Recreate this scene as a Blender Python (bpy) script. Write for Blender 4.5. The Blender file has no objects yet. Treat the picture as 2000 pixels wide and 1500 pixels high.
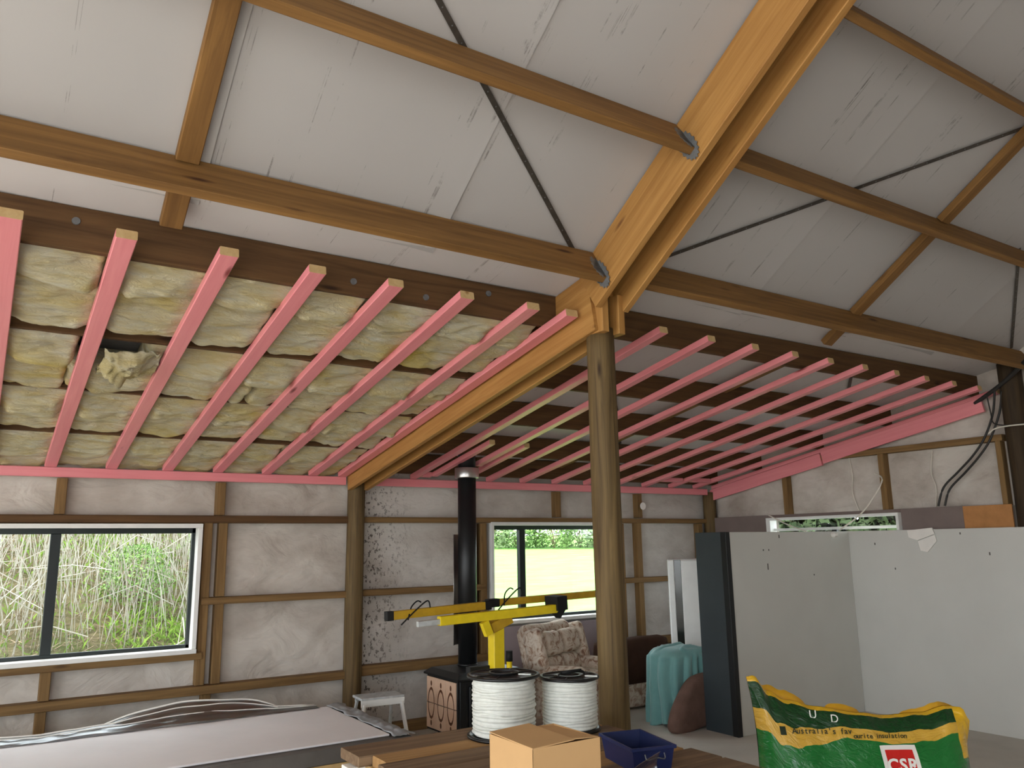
import bpy, bmesh, math, random
from mathutils import Vector, Matrix, noise

# ------------------------------------------------------------------ camera, world, light, exposure
scn = bpy.context.scene
COL = scn.collection
R = math.radians
CAM_H = 1.75
yaw, pit, rol = R(33.16), R(11.355), R(-0.907)
cam_d = bpy.data.cameras.new('camera')
cam = bpy.data.objects.new('camera', cam_d); COL.objects.link(cam)
fw = Vector((math.sin(yaw)*math.cos(pit), math.cos(yaw)*math.cos(pit), math.sin(pit)))
rt = Vector((math.cos(yaw), -math.sin(yaw), 0)); up = rt.cross(fw)
r2 = rt*math.cos(rol)+up*math.sin(rol); u2 = up*math.cos(rol)-rt*math.sin(rol)
mw = Matrix((r2, u2, -fw)).transposed().to_4x4(); mw.translation = (0, 0, CAM_H)
cam.matrix_world = mw
cam_d.sensor_width = 36; cam_d.lens = 1563.0*36/2000; cam_d.clip_start = .05; cam_d.clip_end = 300
scn.camera = cam
scn.view_settings.view_transform = 'Standard'; scn.view_settings.look = 'None'
scn.view_settings.gamma = 1; scn.view_settings.use_curve_mapping = False
scn.view_settings.exposure = 2.25
try:
    scn.cycles.use_denoising = True
    scn.cycles.max_bounces = 10; scn.cycles.diffuse_bounces = 7; scn.cycles.transparent_max_bounces = 16
    scn.cycles.sample_clamp_indirect = 6
except Exception: pass
wd = bpy.data.worlds.new('overcast_sky'); scn.world = wd; wd.use_nodes = True
bg = wd.node_tree.nodes['Background']; bg.inputs[0].default_value = (.86, .93, 1.0, 1); bg.inputs[1].default_value = 1.35

sn = bpy.data.lights.new('hazy_sun', 'SUN'); sn.energy = 4.0; sn.angle = R(9); sn.color = (1, .965, .91)
sun = bpy.data.objects.new('hazy_sun', sn); COL.objects.link(sun); sun.rotation_euler = (R(56), 0, R(-97))   # from behind the camera, high
def portal(loc, rot, sx, sy):                       # guides sky light through an opening, gives none itself
    l = bpy.data.lights.new('opening_portal', 'AREA'); l.shape = 'RECTANGLE'; l.size = sx; l.size_y = sy
    l.cycles.is_portal = True
    o = bpy.data.objects.new('opening_portal', l); COL.objects.link(o); o.location = loc; o.rotation_euler = rot
    return o
portal((0.43, 7.78, 1.43), (R(-90), 0, 0), 2.4, 1.1)      # window 1
portal((5.43, 7.78, 1.45), (R(-90), 0, 0), 1.8, 1.1)      # window 2
portal((-2.2, -3.98, 1.4), (R(90), 0, 0), 5.0, 2.8)       # opening added in the unseen front wall
portal((-7.02, 5.6, 1.27), (R(90), 0, R(-90)), 3.4, 2.55)  # opening added at the left end of the lean-to for more light
portal((-7.02, 0, 4.0), (R(90), 0, R(-90)), 3.4, 1.0)  # upper left opening, added to let in more sky light
portal((8.12, 5.67, 1.55), (R(90), 0, R(90)), 1.65, .95)   # side window
portal((-7.02, -.1, 1.75), (R(90), 0, R(-90)), 7.0, 3.5)   # main opening of the unseen left end, sized to suit the light

# ------------------------------------------------------------------ node helpers and materials
def C(r, g, b):
    f = lambda c: (c/12.92 if c <= .04045 else ((c+.055)/1.055)**2.4)
    return (f(r/255), f(g/255), f(b/255), 1)
class NT:
    def __init__(s, name, rough=.7, spec=.3):
        s.m = bpy.data.materials.new(name); s.m.use_nodes = True; s.t = s.m.node_tree
        s.b = s.t.nodes['Principled BSDF']; s.b.inputs['Roughness'].default_value = rough
        s.b.inputs['Specular IOR Level'].default_value = spec
    def n(s, typ, **kw):
        nd = s.t.nodes.new('ShaderNode'+typ)
        for k, v in kw.items():
            k2 = k.replace('_', ' ')
            if k in ('operation', 'blend_type', 'data_type', 'feature', 'wave_type', 'bands_direction', 'distance', 'noise_dimensions', 'wave_profile'): setattr(nd, k, v)
            else:
                i = nd.inputs[int(k[1:])] if k[0] == 'i' and k[1:].isdigit() else nd.inputs[k2]
                if hasattr(v, 'links') or hasattr(v, 'is_linked'): s.t.links.new(v, i)
                else: i.default_value = v
        return nd
    def obj(s, scale=(1, 1, 1), rnd=0.0, loc=(0, 0, 0), rot=(0, 0, 0)):
        tc = s.n('TexCoord').outputs['Object']
        if rnd:
            oi = s.n('ObjectInfo').outputs['Random']
            sc = s.n('Math', operation='MULTIPLY', i0=oi, i1=rnd).outputs[0]
            tc = s.n('VectorMath', operation='ADD', i0=tc, i1=s.n('CombineXYZ', X=sc, Y=sc, Z=sc).outputs[0]).outputs[0]
        return s.n('Mapping', Vector=tc, Scale=scale, Location=loc, Rotation=rot).outputs[0]
    def noise(s, vec, scale=5, detail=4, rough=.55, dist=0):
        return s.n('TexNoise', Vector=vec, Scale=scale, Detail=detail, Roughness=rough, Distortion=dist).outputs[0]
    def ramp(s, fac, stops, interp='LINEAR'):
        nd = s.t.nodes.new('ShaderNodeValToRGB'); nd.color_ramp.interpolation = interp
        e = nd.color_ramp.elements
        while len(e) < len(stops): e.new(.5)
        for el, (p, c) in zip(e, stops):
            el.position = p; el.color = c if len(c) == 4 else (*c, 1)
        s.t.links.new(fac, nd.inputs[0]); return nd.outputs[0]
    def mix(s, fac, a, b, blend='MIX'):
        nd = s.t.nodes.new('ShaderNodeMix'); nd.data_type = 'RGBA'; nd.blend_type = blend
        for i, v in ((0, fac), (6, a), (7, b)):
            if hasattr(v, 'is_linked'): s.t.links.new(v, nd.inputs[i])
            else: nd.inputs[i].default_value = v
        return nd.outputs[2]
    def math(s, op, a, b=0.0): return s.n('Math', operation=op, i0=a, i1=b).outputs[0]
    def bump(s, h, strength=.3, dist=.01):
        nd = s.n('Bump', Strength=strength, Distance=dist, Height=h); s.t.links.new(nd.outputs[0], s.b.inputs['Normal'])
    def col(s, c):
        if hasattr(c, 'is_linked'): s.t.links.new(c, s.b.inputs['Base Color'])
        else: s.b.inputs['Base Color'].default_value = c
        return s.m
W1 = (1, 1, 1, 1); K0 = (0, 0, 0, 1)

def timber(name, light, dark, knot, rough=.65, grain=1.0, knots=.5, blotch=None):
    t = NT(name, rough)
    g = t.noise(t.obj((.8, 16, 16), 37), 1.6, 5, .6, .8)
    c = t.ramp(g, [(.28, dark), (.5, tuple((a+b)/2 for a, b in zip(light, dark))), (.72, light)])
    br = t.noise(t.obj((.5, 2, 2), 11), 1.7, 3)
    c = t.mix(t.math('MULTIPLY', br, .45), c, blotch or dark, 'MIX')
    v = t.n('TexVoronoi', Vector=t.obj((1.6, 7, 7), 53), Scale=1.25)
    kn = t.ramp(v.outputs['Distance'], [(.05, W1), (.16, K0)])
    pick = t.ramp(t.n('SeparateColor', i0=v.outputs['Color']).outputs[0], [(1-knots, K0), (1-knots+.02, W1)])
    c = t.mix(t.math('MULTIPLY', kn, pick), c, knot)
    t.bump(g, .25*grain, .004)
    return t.col(c)
M = {}
M['rafter'] = timber('rafter_pine', C(192, 146, 84), C(152, 106, 54), C(96, 56, 26), .6, 1, .35)
M['purlin'] = timber('purlin_pine', C(154, 114, 64), C(108, 76, 40), C(70, 40, 20), .7, 1, .4)
M['joist'] = timber('dark_pine', C(112, 82, 50), C(72, 50, 29), C(48, 28, 14), .75, 1, .4)
M['stud'] = timber('stud_pine', C(152, 120, 76), C(104, 78, 46), C(70, 45, 25), .7, 1, .45)
M['pole'] = timber('pole_pine', C(128, 106, 68), C(66, 50, 30), C(48, 32, 16), .7, 1.4, .4)
M['dark_pole'] = timber('creosoted_pole', C(74, 58, 38), C(40, 30, 20), C(24, 17, 11), .75, 1.4, .4)
M['pink'] = timber('pink_painted_pine', C(238, 152, 156), C(224, 132, 138), C(138, 62, 62), .33, .5, .35, C(228, 138, 146))
M['pine_end'] = timber('sawn_end_grain', C(206, 178, 132), C(186, 154, 106), C(150, 115, 70), .85)
M['plank'] = timber('weathered_plank', C(150, 124, 96), C(96, 74, 54), C(58, 40, 28), .8, 1.6, .55)
M['fresh_plank'] = timber('fresh_plank', C(188, 150, 100), C(146, 108, 66), C(92, 58, 30), .75, 1.2, .5)

def lining(name, base, streak, amt, dirt=None, dirt_amt=.3, wr=.25, stretch=(13, .10, .10), specks=0):
    t = NT(name, .55, .25)
    s = t.noise(t.obj(stretch), 2.2, 3, .5)
    line = t.ramp(s, [(.635, K0), (.66, W1), (.685, K0)])
    brk = t.ramp(t.noise(t.obj((3.0, 2.2, 2.2), 0), 2.5, 6, .75), [(.50, K0), (.60, W1)])
    f = t.math('MULTIPLY', t.math('MULTIPLY', line, brk), amt)
    c = t.mix(t.noise(t.obj((.7, .7, .7)), 1.3, 4), base, tuple(x*.93 for x in base[:3])+(1,))
    c = t.mix(f, c, streak)
    if dirt:
        d = t.ramp(t.noise(t.obj((.9, 1, 1.4)), 1.5, 5, .6), [(.42, K0), (.72, W1)])
        c = t.mix(t.math('MULTIPLY', d, dirt_amt), c, dirt)
    if specks:
        sp = t.ramp(t.noise(t.obj((1, 1, .7)), 42, 3, .6), [(.56, K0), (.62, W1)])
        xx = t.n('SeparateXYZ', Vector=t.obj()).outputs[0]
        reg = t.math('MULTIPLY', t.ramp(t.n('MapRange', Value=xx, i1=3.0, i2=4.0).outputs[0], [(.2, W1), (.75, K0)]), t.ramp(t.noise(t.obj((1, 1, 1), loc=(.7, 0, .2)), 1.6, 3), [(.36, K0), (.5, W1)]))
        c = t.mix(t.math('MULTIPLY', t.math('MULTIPLY', sp, reg), specks), c, C(64, 52, 44))
    w = t.noise(t.obj((1, 1, 1.6)), 2.6, 4, .5, .6)
    t.bump(w, wr, .06)
    return t.col(c)
M['low_lining'] = lining('white_low_roof_underlay', C(216, 213, 212), C(110, 104, 100), .6, wr=.05)  # same paper as the main roof, kept paler to offset its shade
M['roof_lining'] = lining('dimmed_roof_underlay', C(184, 181, 180), C(110, 104, 100), .85, wr=.05)  # same paper as the lean-to lining, colour darkened to balance the light
M['wall_lining'] = lining('grubby_wall_underlay', C(208, 200, 190), C(120, 110, 100), .2, C(126, 108, 92), .6, .8, (1, 1, 1))
M['speck_lining'] = lining('mould_specked_underlay', C(208, 202, 194), C(120, 110, 100), .2, C(126, 108, 92), .5, .8, (1, 1, 1), .9)

def plain(name, c, rough=.6, metal=0, spec=.35, var=.08, vs=6, bump=0, bs=60, coat=0):
    t = NT(name, rough, spec); t.b.inputs['Metallic'].default_value = metal
    t.b.inputs['Coat Weight'].default_value = coat
    if var:
        c2 = tuple(x*(1-var*3) for x in c[:3])+(1,)
        cc = t.mix(t.ramp(t.noise(t.obj((1, 1, 1), 9), vs, 5), [(.35, K0), (.75, W1)]), c, c2)
    else: cc = c
    if bump: t.bump(t.noise(t.obj((1, 1, 1)), bs, 3), bump, .004)
    return t.col(cc)
M['galv'] = plain('galvanised_steel', C(140, 144, 146), .4, .8, .5, .12, 30)
M['plate'] = plain('grey_toothed_plate', C(118, 120, 122), .5, .2, .4, .12, 30)
M['strap'] = plain('dull_steel_strap', C(86, 80, 74), .5, .5, .5, .12, 30)
M['black_iron'] = plain('black_stove_steel', C(26, 27, 28), .42, .2, .5, .1)
M['silver'] = plain('bright_flue_steel', C(190, 186, 182), .3, .9, .5, .05)
M['white_paint'] = plain('white_painted_wood', C(236, 236, 232), .45, 0, .4, .03)
M['dark_alu'] = plain('dark_window_aluminium', C(34, 40, 40), .4, .3, .5, .05)
M['gib'] = plain('white_plasterboard', C(228, 224, 224), .8, 0, .2, .03, 2)
M['stopped_wall'] = plain('grey_white_painted_wall', C(206, 205, 198), .6, 0, .3, .02, 2)
M['wrap'] = plain('grey_brown_board_edge', C(96, 91, 86), .6, 0, .3, .08)
M['charcoal'] = plain('charcoal_painted_board', C(52, 60, 64), .38, 0, .5, .04)
M['charcoal_dark'] = plain('black_painted_trim', C(20, 21, 22), .45, 0, .4, .04)
M['mdf_grey'] = plain('taupe_painted_board', C(126, 112, 106), .6, 0, .3, .04)
M['mdf_raw'] = plain('raw_orange_board', C(186, 132, 82), .75, 0, .2, .06, 12)
M['lilac'] = plain('lilac_grey_painted_panel', C(166, 154, 160), .7, 0, .25, .04, 3)
M['cable_black'] = plain('black_cable_sheath', C(52, 50, 48), .5)
M['cable_white'] = plain('white_cable_sheath', C(228, 222, 208), .45)
M['yellow'] = plain('yellow_lifter_enamel', C(232, 204, 30), .38, 0, .5, .05, 14)
M['yellow_dull'] = plain('dull_yellow_enamel', C(190, 150, 34), .5, 0, .4, .08, 14)  # darker yellow for the mast head and rear arms
M['rubber'] = plain('black_rubber', C(22, 22, 22), .7)
M['alu'] = plain('worn_aluminium', C(206, 210, 210), .45, .3, .5, .1, 20)
M['cardboard'] = plain('tan_cardboard', C(204, 164, 116), .85, 0, .15, .03, 4)
M['cardboard_in'] = plain('cardboard_inside', C(160, 120, 80), .9, 0, .1, .05)
M['blue'] = plain('navy_plastic', C(28, 40, 84), .35, 0, .5, .04)
M['reel_black'] = plain('black_reel_plastic', C(18, 18, 19), .38, 0, .5, .04)
M['rope'] = plain('white_cable_winding', C(228, 230, 222), .3, 0, .5, .05, 40)
M['brown_fabric'] = plain('brown_suede_fabric', C(112, 88, 78), .9, 0, .1, .1, 9, .4, 80)
M['dark_fabric'] = plain('dark_brown_fabric', C(66, 46, 36), .9, 0, .1, .1, 9, .4, 80)
M['concrete'] = plain('concrete_slab', C(206, 201, 192), .85, 0, .2, .06, 2, .2)
M['gravel'] = plain('pale_gravel_yard', C(172, 170, 165), .95, 0, .1, .05, 9, .3)
M['white_scrap'] = plain('white_plaster_scrap', C(238, 234, 226), .85, 0, .1, .03)
M['dark_glass'] = plain('dark_window_glass', C(40, 46, 40), .12, 0, .6, .1, 3)
M['logo_red'] = plain('red_print', C(204, 34, 28), .35, 0, .4, 0)
M['logo_white'] = plain('white_print', C(240, 236, 228), .35, 0, .4, 0)
M['print_dark'] = plain('dark_green_print', C(30, 44, 24), .4, 0, .3, 0)
M['print_black'] = plain('black_print', C(24, 22, 20), .6, 0, .2, 0)
M['kraft'] = plain('kraft_paper_edge', C(196, 164, 112), .85, 0, .1, .1, 8)
M['screw'] = plain('zinc_plated_screw', C(190, 190, 186), .3, .9, .5, 0)

def m_insul():
    t = NT('yellow_fibreglass', .95, .05)
    a = t.noise(t.obj((1.6, 5, 5), 23), 2.2, 6, .65, .5)
    c = t.ramp(a, [(.3, C(244, 222, 152)), (.5, C(253, 240, 198)), (.72, C(255, 250, 228))])
    b = t.noise(t.obj((.8, 1.2, 1), 31), 1.6, 3)
    c = t.mix(t.ramp(b, [(.56, K0), (.74, W1)]), c, C(246, 220, 116))
    h = t.noise(t.obj((3, 8, 8), 5), 5, 8, .75, 1.2)
    t.bump(h, 1.0, .05)
    return t.col(c)
M['insulation'] = m_insul()
def m_glass(name, rough=.02, tint=(1, 1, 1, 1), fac=.06):
    t = NT(name); out = t.t.nodes['Material Output']
    tr = t.n('BsdfTransparent', Color=tint); gl = t.n('BsdfGlossy', Roughness=rough)
    mx = t.n('MixShader', Fac=fac); t.t.links.new(tr.outputs[0], mx.inputs[1]); t.t.links.new(gl.outputs[0], mx.inputs[2])
    t.t.links.new(mx.outputs[0], out.inputs[0]); return t.m
M['glass'] = m_glass('window_glass', .02, (.97, .985, .97, 1), .05)
M['clear_plastic'] = m_glass('clear_plastic_sheet', .15, (.82, .85, .9, 1), .28)
M['grey_plastic'] = m_glass('dusty_polythene', .3, (.42, .44, .46, 1), .3)
def m_floral():
    t = NT('floral_upholstery', .9, .1)
    n = t.noise(t.obj((1, 1, 1)), 11, 5, .65, 1.6)
    c = t.ramp(n, [(.40, C(208, 196, 180)), (.52, C(190, 172, 154)), (.60, C(150, 120, 100)), (.70, C(122, 92, 76))])
    t.bump(t.noise(t.obj((1, 1, 1)), 90, 2), .3, .003); return t.col(c)
M['floral'] = m_floral()
def m_blanket():
    t = NT('teal_fleece', .95, .1); t.b.inputs['Sheen Weight'].default_value = .4
    c = t.mix(t.noise(t.obj((1, 1, 1)), 7, 4), C(120, 164, 160), C(96, 142, 140))
    t.bump(t.noise(t.obj((1, 1, 1)), 120, 2), .3, .003); return t.col(c)
M['blanket'] = m_blanket()
def m_tile():
    t = NT('ornamental_stove_tile', .35, .5)
    tc = t.n('TexCoord').outputs['Object']; s = t.n('SeparateXYZ', Vector=tc)
    y = t.math('DIVIDE', s.outputs[1], .067); z = t.math('DIVIDE', s.outputs[2], .145)
    d = t.math('SQRT', t.math('ADD', t.math('MULTIPLY', y, y), t.math('MULTIPLY', z, z)))
    d = t.math('ADD', d, t.math('MULTIPLY', t.noise(tc, 45, 2), .10))
    ring = t.ramp(d, [(.78, K0), (.84, W1), (.98, W1), (1.05, K0)])
    za = t.math('SUBTRACT', t.math('ABSOLUTE', s.outputs[2]), .168); yb = t.math('DIVIDE', s.outputs[1], .016); zb = t.math('DIVIDE', za, .026)
    dd = t.math('SQRT', t.math('ADD', t.math('MULTIPLY', yb, yb), t.math('MULTIPLY', zb, zb)))
    blob = t.ramp(dd, [(.85, W1), (1.0, K0)])
    c = t.mix(t.math('MAXIMUM', ring, blob), C(206, 172, 146), C(92, 56, 36)); return t.col(c)
M['tile'] = m_tile()
def m_bag():
    t = NT('printed_bag_plastic', .22, .5); t.b.inputs['Coat Weight'].default_value = .3
    uv = t.n('TexCoord').outputs['UV']; s = t.n('SeparateXYZ', Vector=uv)
    k = t.n('MapRange', Value=s.outputs[0], i1=.05, i2=.40, i3=1.0, i4=.46).outputs[0]
    v = t.math('ADD', t.math('DIVIDE', s.outputs[1], k), t.math('MULTIPLY', t.math('SUBTRACT', t.noise(t.n('Mapping', Vector=uv, Scale=(5.0, .01, 1)).outputs[0], 1.5, 3), .5), .05))
    right = t.ramp(t.math('ADD', s.outputs[0], t.math('MULTIPLY', t.noise(uv, 6, 2), .05)), [(.0, K0), (.955, W1)], 'CONSTANT')
    c = t.ramp(v, [(.0, C(226, 176, 40)), (.022, C(14, 62, 24)), (.155, C(214, 168, 62)), (.262, C(20, 112, 44))], 'CONSTANT')
    topy = t.math('MULTIPLY', right, t.math('LESS_THAN', s.outputs[1], .24))
    c = t.mix(topy, c, C(228, 178, 34))
    t.bump(t.noise(t.n('Mapping', Vector=uv, Scale=(4, 7, 1)).outputs[0], 3, 4, .55, 1.6), .55, .03)
    return t.col(c)
M['bag'] = m_bag()
def m_lawn():
    t = NT('spring_lawn', .9, .1)
    c = t.ramp(t.noise(t.obj((.6, 2.2, 1)), 1.2, 6, .7), [(.3, C(92, 142, 64)), (.55, C(116, 162, 80)), (.75, C(138, 172, 96))])
    return t.col(c)
M['lawn'] = m_lawn()
def m_bank():
    t = NT('littered_bank', .95, .05)
    c = t.ramp(t.noise(t.obj((1, 1, 1)), 1.1, 7, .75), [(.3, C(74, 100, 46)), (.45, C(100, 98, 66)), (.58, C(122, 112, 84)), (.72, C(90, 122, 52))])
    t.bump(t.noise(t.obj((1, 1, 1)), 9, 6, .8), 1, .1); return t.col(c)
M['bank'] = m_bank()
def leafmat(name, a, b):
    t = NT(name, .8, .15); t.b.inputs['Subsurface Weight'].default_value = 0
    return t.col(t.mix(t.noise(t.obj((1, 1, 1)), 3.5, 4), a, b))
M['leaf'] = leafmat('green_leaf', C(66, 98, 48), C(112, 140, 76))
M['leaf_dark'] = leafmat('dark_hedge_leaf', C(26, 38, 22), C(48, 62, 36))
M['leaf_pale'] = leafmat('pale_green_leaf', C(104, 126, 84), C(140, 158, 112))
M['grass_blade'] = leafmat('bright_grass_blade', C(92, 128, 44), C(136, 162, 72))
M['stalk'] = leafmat('bleached_dead_stalk', C(192, 188, 178), C(150, 140, 126))
M['litter'] = leafmat('brown_twig', C(108, 92, 74), C(146, 130, 110))

# ------------------------------------------------------------------ mesh helpers
def link(name, me, mat=None, parent=None, mw=None, smooth=False):
    o = bpy.data.objects.new(name, me); COL.objects.link(o)
    if mat is not None and not me.materials:
        for m in (mat if isinstance(mat, (list, tuple)) else [mat]): me.materials.append(m)
    if parent is not None: o.parent = parent
    if mw is not None:
        if isinstance(mw, Matrix): o.matrix_local = mw
        else: o.location = mw
    if smooth:
        for p in me.polygons: p.use_smooth = True
    return o
def mesh(name, verts, faces):
    me = bpy.data.meshes.new(name); me.from_pydata([tuple(v) for v in verts], [], faces); me.update(); return me
def tag(o, label=None, cat=None, group=None, kind=None):
    if label: o['label'] = label
    if cat: o['category'] = cat
    if group: o['group'] = group
    if kind: o['kind'] = kind
    return o
def empty(name, loc=(0, 0, 0), rz=0):
    o = bpy.data.objects.new(name, None); COL.objects.link(o); o.location = loc; o.rotation_euler = (0, 0, rz); o.empty_display_size = .1
    return o
def frame(p0, p1, upv=(0, 0, 1)):
    p0 = Vector(p0); x = (Vector(p1)-p0); L = x.length; x.normalize(); u = Vector(upv)
    y = u.cross(x).normalized(); z = x.cross(y)
    m = Matrix((x, y, z)).transposed().to_4x4(); m.translation = p0
    return m, L
def prism_me(name, L, w, h, ch=.004, x0=0.0):
    c = min(ch, w*.3, h*.3); a, b = w/2, h/2
    sec = [(-a+c, -b), (a-c, -b), (a, -b+c), (a, b-c), (a-c, b), (-a+c, b), (-a, b-c), (-a, -b+c)]
    v = [(x0, y, z) for y, z in sec]+[(x0+L, y, z) for y, z in sec]
    f = [tuple(range(7, -1, -1)), tuple(range(8, 16))]+[(i, (i+1) % 8, 8+(i+1) % 8, 8+i) for i in range(8)]
    return mesh(name, v, f)
def beam(name, p0, p1, w, h, mat, parent=None, upv=(0, 0, 1), ends=None, ch=.004):
    """timber from p0 to p1 (centre line); width w sideways, height h along upv; local X runs along the grain"""
    m, L = frame(p0, p1, upv); me = prism_me(name, L, w, h, ch)
    me.materials.append(mat)
    if ends is not None:
        me.materials.append(ends); me.polygons[0].material_index = 1; me.polygons[1].material_index = 1
    return link(name, me, None, parent, m)
def box_me(name, x0, x1, y0, y1, z0, z1, ch=.003):
    bm = bmesh.new(); bmesh.ops.create_cube(bm, size=1)
    for v in bm.verts: v.co = Vector((x0+(v.co.x+.5)*(x1-x0), y0+(v.co.y+.5)*(y1-y0), z0+(v.co.z+.5)*(z1-z0)))
    if ch: bmesh.ops.bevel(bm, geom=bm.edges[:], offset=min(ch, .3*min(x1-x0, y1-y0, z1-z0)), segments=1, affect='EDGES')
    me = bpy.data.meshes.new(name); bm.to_mesh(me); bm.free(); return me
def box(name, x0, x1, y0, y1, z0, z1, mat, parent=None, ch=.003, rot=None):
    c = Vector(((x0+x1)/2, (y0+y1)/2, (z0+z1)/2)); d = ((x1-x0)/2, (y1-y0)/2, (z1-z0)/2)
    o = link(name, box_me(name, -d[0], d[0], -d[1], d[1], -d[2], d[2], ch), mat, parent, c)
    if rot: o.rotation_euler = rot
    return o
def cyl_me(name, r0, r1, L, n=24, caps=True, rings=1, wob=0, seed=0):
    """along local X"""
    v = []; f = []
    for i in range(rings+1):
        t = i/rings
        for k in range(n):
            a = 2*math.pi*k/n; r = r0+(r1-r0)*t
            if wob: r *= 1+wob*noise.noise(Vector((math.cos(a)*1.2+seed, math.sin(a)*1.2, t*L*1.3)))
            v.append((L*t, r*math.cos(a), r*math.sin(a)))
    for i in range(rings):
        for k in range(n): f.append((i*n+k, i*n+(k+1) % n, (i+1)*n+(k+1) % n, (i+1)*n+k))
    if caps: f.append(tuple(range(n-1, -1, -1))); f.append(tuple(range(rings*n, rings*n+n)))
    return mesh(name, v, f)
def cyl(name, p0, p1, r0, r1, mat, parent=None, n=24, smooth=True, rings=1, wob=0, seed=0):
    upv = (0, 0, 1) if abs((Vector(p1)-Vector(p0)).normalized().z) < .9 else (0, 1, 0)
    m, L = frame(p0, p1, upv); me = cyl_me(name, r0, r1, L, n, True, rings, wob, seed)
    o = link(name, me, mat, parent, m)
    for p in me.polygons: p.use_smooth = smooth and len(p.vertices) == 4
    return o
def lathe(name, prof, mat, parent=None, n=48, loc=(0, 0, 0), smooth=True):
    v = [(r*math.cos(2*math.pi*k/n), r*math.sin(2*math.pi*k/n), z) for r, z in prof for k in range(n)]
    f = [(i*n+k, i*n+(k+1) % n, (i+1)*n+(k+1) % n, (i+1)*n+k) for i in range(len(prof)-1) for k in range(n)]
    return link(name, mesh(name, v, f), mat, parent, loc, smooth)
def tube_geo(pts, r, n=6):
    pts = [Vector(p) for p in pts]; v = []; f = []
    for i, p in enumerate(pts):
        d = (pts[min(i+1, len(pts)-1)]-pts[max(i-1, 0)]).normalized()
        a = Vector((0, 0, 1)) if abs(d.z) < .9 else Vector((1, 0, 0))
        s = d.cross(a).normalized(); t = s.cross(d); rr = r[i] if isinstance(r, (list, tuple)) else r
        for k in range(n): v.append(p+s*rr*math.cos(2*math.pi*k/n)+t*rr*math.sin(2*math.pi*k/n))
    for i in range(len(pts)-1):
        for k in range(n): f.append((i*n+k, i*n+(k+1) % n, (i+1)*n+(k+1) % n, (i+1)*n+k))
    f.append(tuple(range(n-1, -1, -1))); f.append(tuple(range(len(v)-n, len(v))))
    return v, f
def spline(pts, seg=6):
    pts = [Vector(p) for p in pts]; out = []
    P = [pts[0]]+pts+[pts[-1]]
    for i in range(1, len(P)-2):
        for s in range(seg):
            t = s/seg; a, b, c, d = P[i-1], P[i], P[i+1], P[i+2]
            out.append(.5*((2*b)+(c-a)*t+(2*a-5*b+4*c-d)*t*t+(3*b-a-3*c+d)*t**3))
    out.append(pts[-1]); return out
def tube(name, pts, r, mat, parent=None, n=8, seg=6):
    p = spline(pts, seg) if seg > 1 else pts
    return link(name, mesh(name, *tube_geo(p, r, n)), mat, parent, None, True)
def rbox_me(name, sx, sy, sz, r, n=6, fn=None):
    """rounded box centred on the origin, optional deformation fn(Vector)"""
    bm = bmesh.new(); bmesh.ops.create_cube(bm, size=2); bmesh.ops.subdivide_edges(bm, edges=bm.edges[:], cuts=n, use_grid_fill=True)
    ix, iy, iz = sx/2-r, sy/2-r, sz/2-r
    for v in bm.verts:
        p = v.co.copy(); q = Vector((p.x*sx/2, p.y*sy/2, p.z*sz/2))
        c = Vector((max(-ix, min(ix, q.x)), max(-iy, min(iy, q.y)), max(-iz, min(iz, q.z)))); d = q-c
        if d.length > 1e-6: q = c+d.normalized()*min(r, d.length*1.0 if d.length < r else r)
        if fn: q = fn(q)
        v.co = q
    me = bpy.data.meshes.new(name); bm.to_mesh(me); bm.free(); return me
def rbox(name, sx, sy, sz, r, mat, parent=None, loc=(0, 0, 0), rot=(0, 0, 0), n=8, fn=None):
    o = link(name, rbox_me(name, sx, sy, sz, r, n, fn), mat, parent, loc, True); o.rotation_euler = rot; return o
def quad_wall(name, axis, at, a0, a1, b0, b1, holes, mat, parent=None, th=.02):
    """wall in X (axis 'y') or Y (axis 'x') with rectangular holes"""
    xs = sorted({a0, a1, *[h[0] for h in holes], *[h[1] for h in holes]}); zs = sorted({b0, b1, *[h[2] for h in holes], *[h[3] for h in holes]})
    bm = bmesh.new()
    for i in range(len(xs)-1):
        for j in range(len(zs)-1):
            cx, cz = (xs[i]+xs[i+1])/2, (zs[j]+zs[j+1])/2
            if any(h[0] < cx < h[1] and h[2] < cz < h[3] for h in holes): continue
            q = [(xs[i], zs[j]), (xs[i+1], zs[j]), (xs[i+1], zs[j+1]), (xs[i], zs[j+1])]
            for d, s in ((0, 1), (th, -1)):
                vs = [bm.verts.new((a, at+d, b) if axis == 'y' else (at+d, a, b)) for a, b in q]
                bm.faces.new(vs if s > 0 else vs[::-1])
    bmesh.ops.remove_doubles(bm, verts=bm.verts[:], dist=1e-4)
    me = bpy.data.meshes.new(name); bm.to_mesh(me); bm.free()
    return link(name, me, mat, parent)
def nz(x, y, z=0.0): return noise.noise(Vector((x, y, z)))
ORD = ['first', 'second', 'third', 'fourth', 'fifth', 'sixth', 'seventh', 'eighth', 'ninth', 'tenth', 'eleventh', 'twelfth']
rng = random.Random(4)

# ------------------------------------------------------------------ geometry constants (metres)
XP, YP = 3.03, 3.65            # bay line of poles, pole row
XW, YW = 8.03, 7.56            # lining faces of right and back wall
T33, S33, C33 = math.tan(R(33)), math.sin(R(33)), math.cos(R(33))
KL = .1817                     # lean-to fall
def z_main(y): return 3.40+T33*(3.65-abs(y))      # main roof lining
def z_bb(y): return 3.7646-KL*y                   # underside of pink battens
def z_bt(y): return 3.8096-KL*y                   # top of battens / underside of joists
def z_ll(y): return 4.026-KL*y                    # lean-to lining
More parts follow.
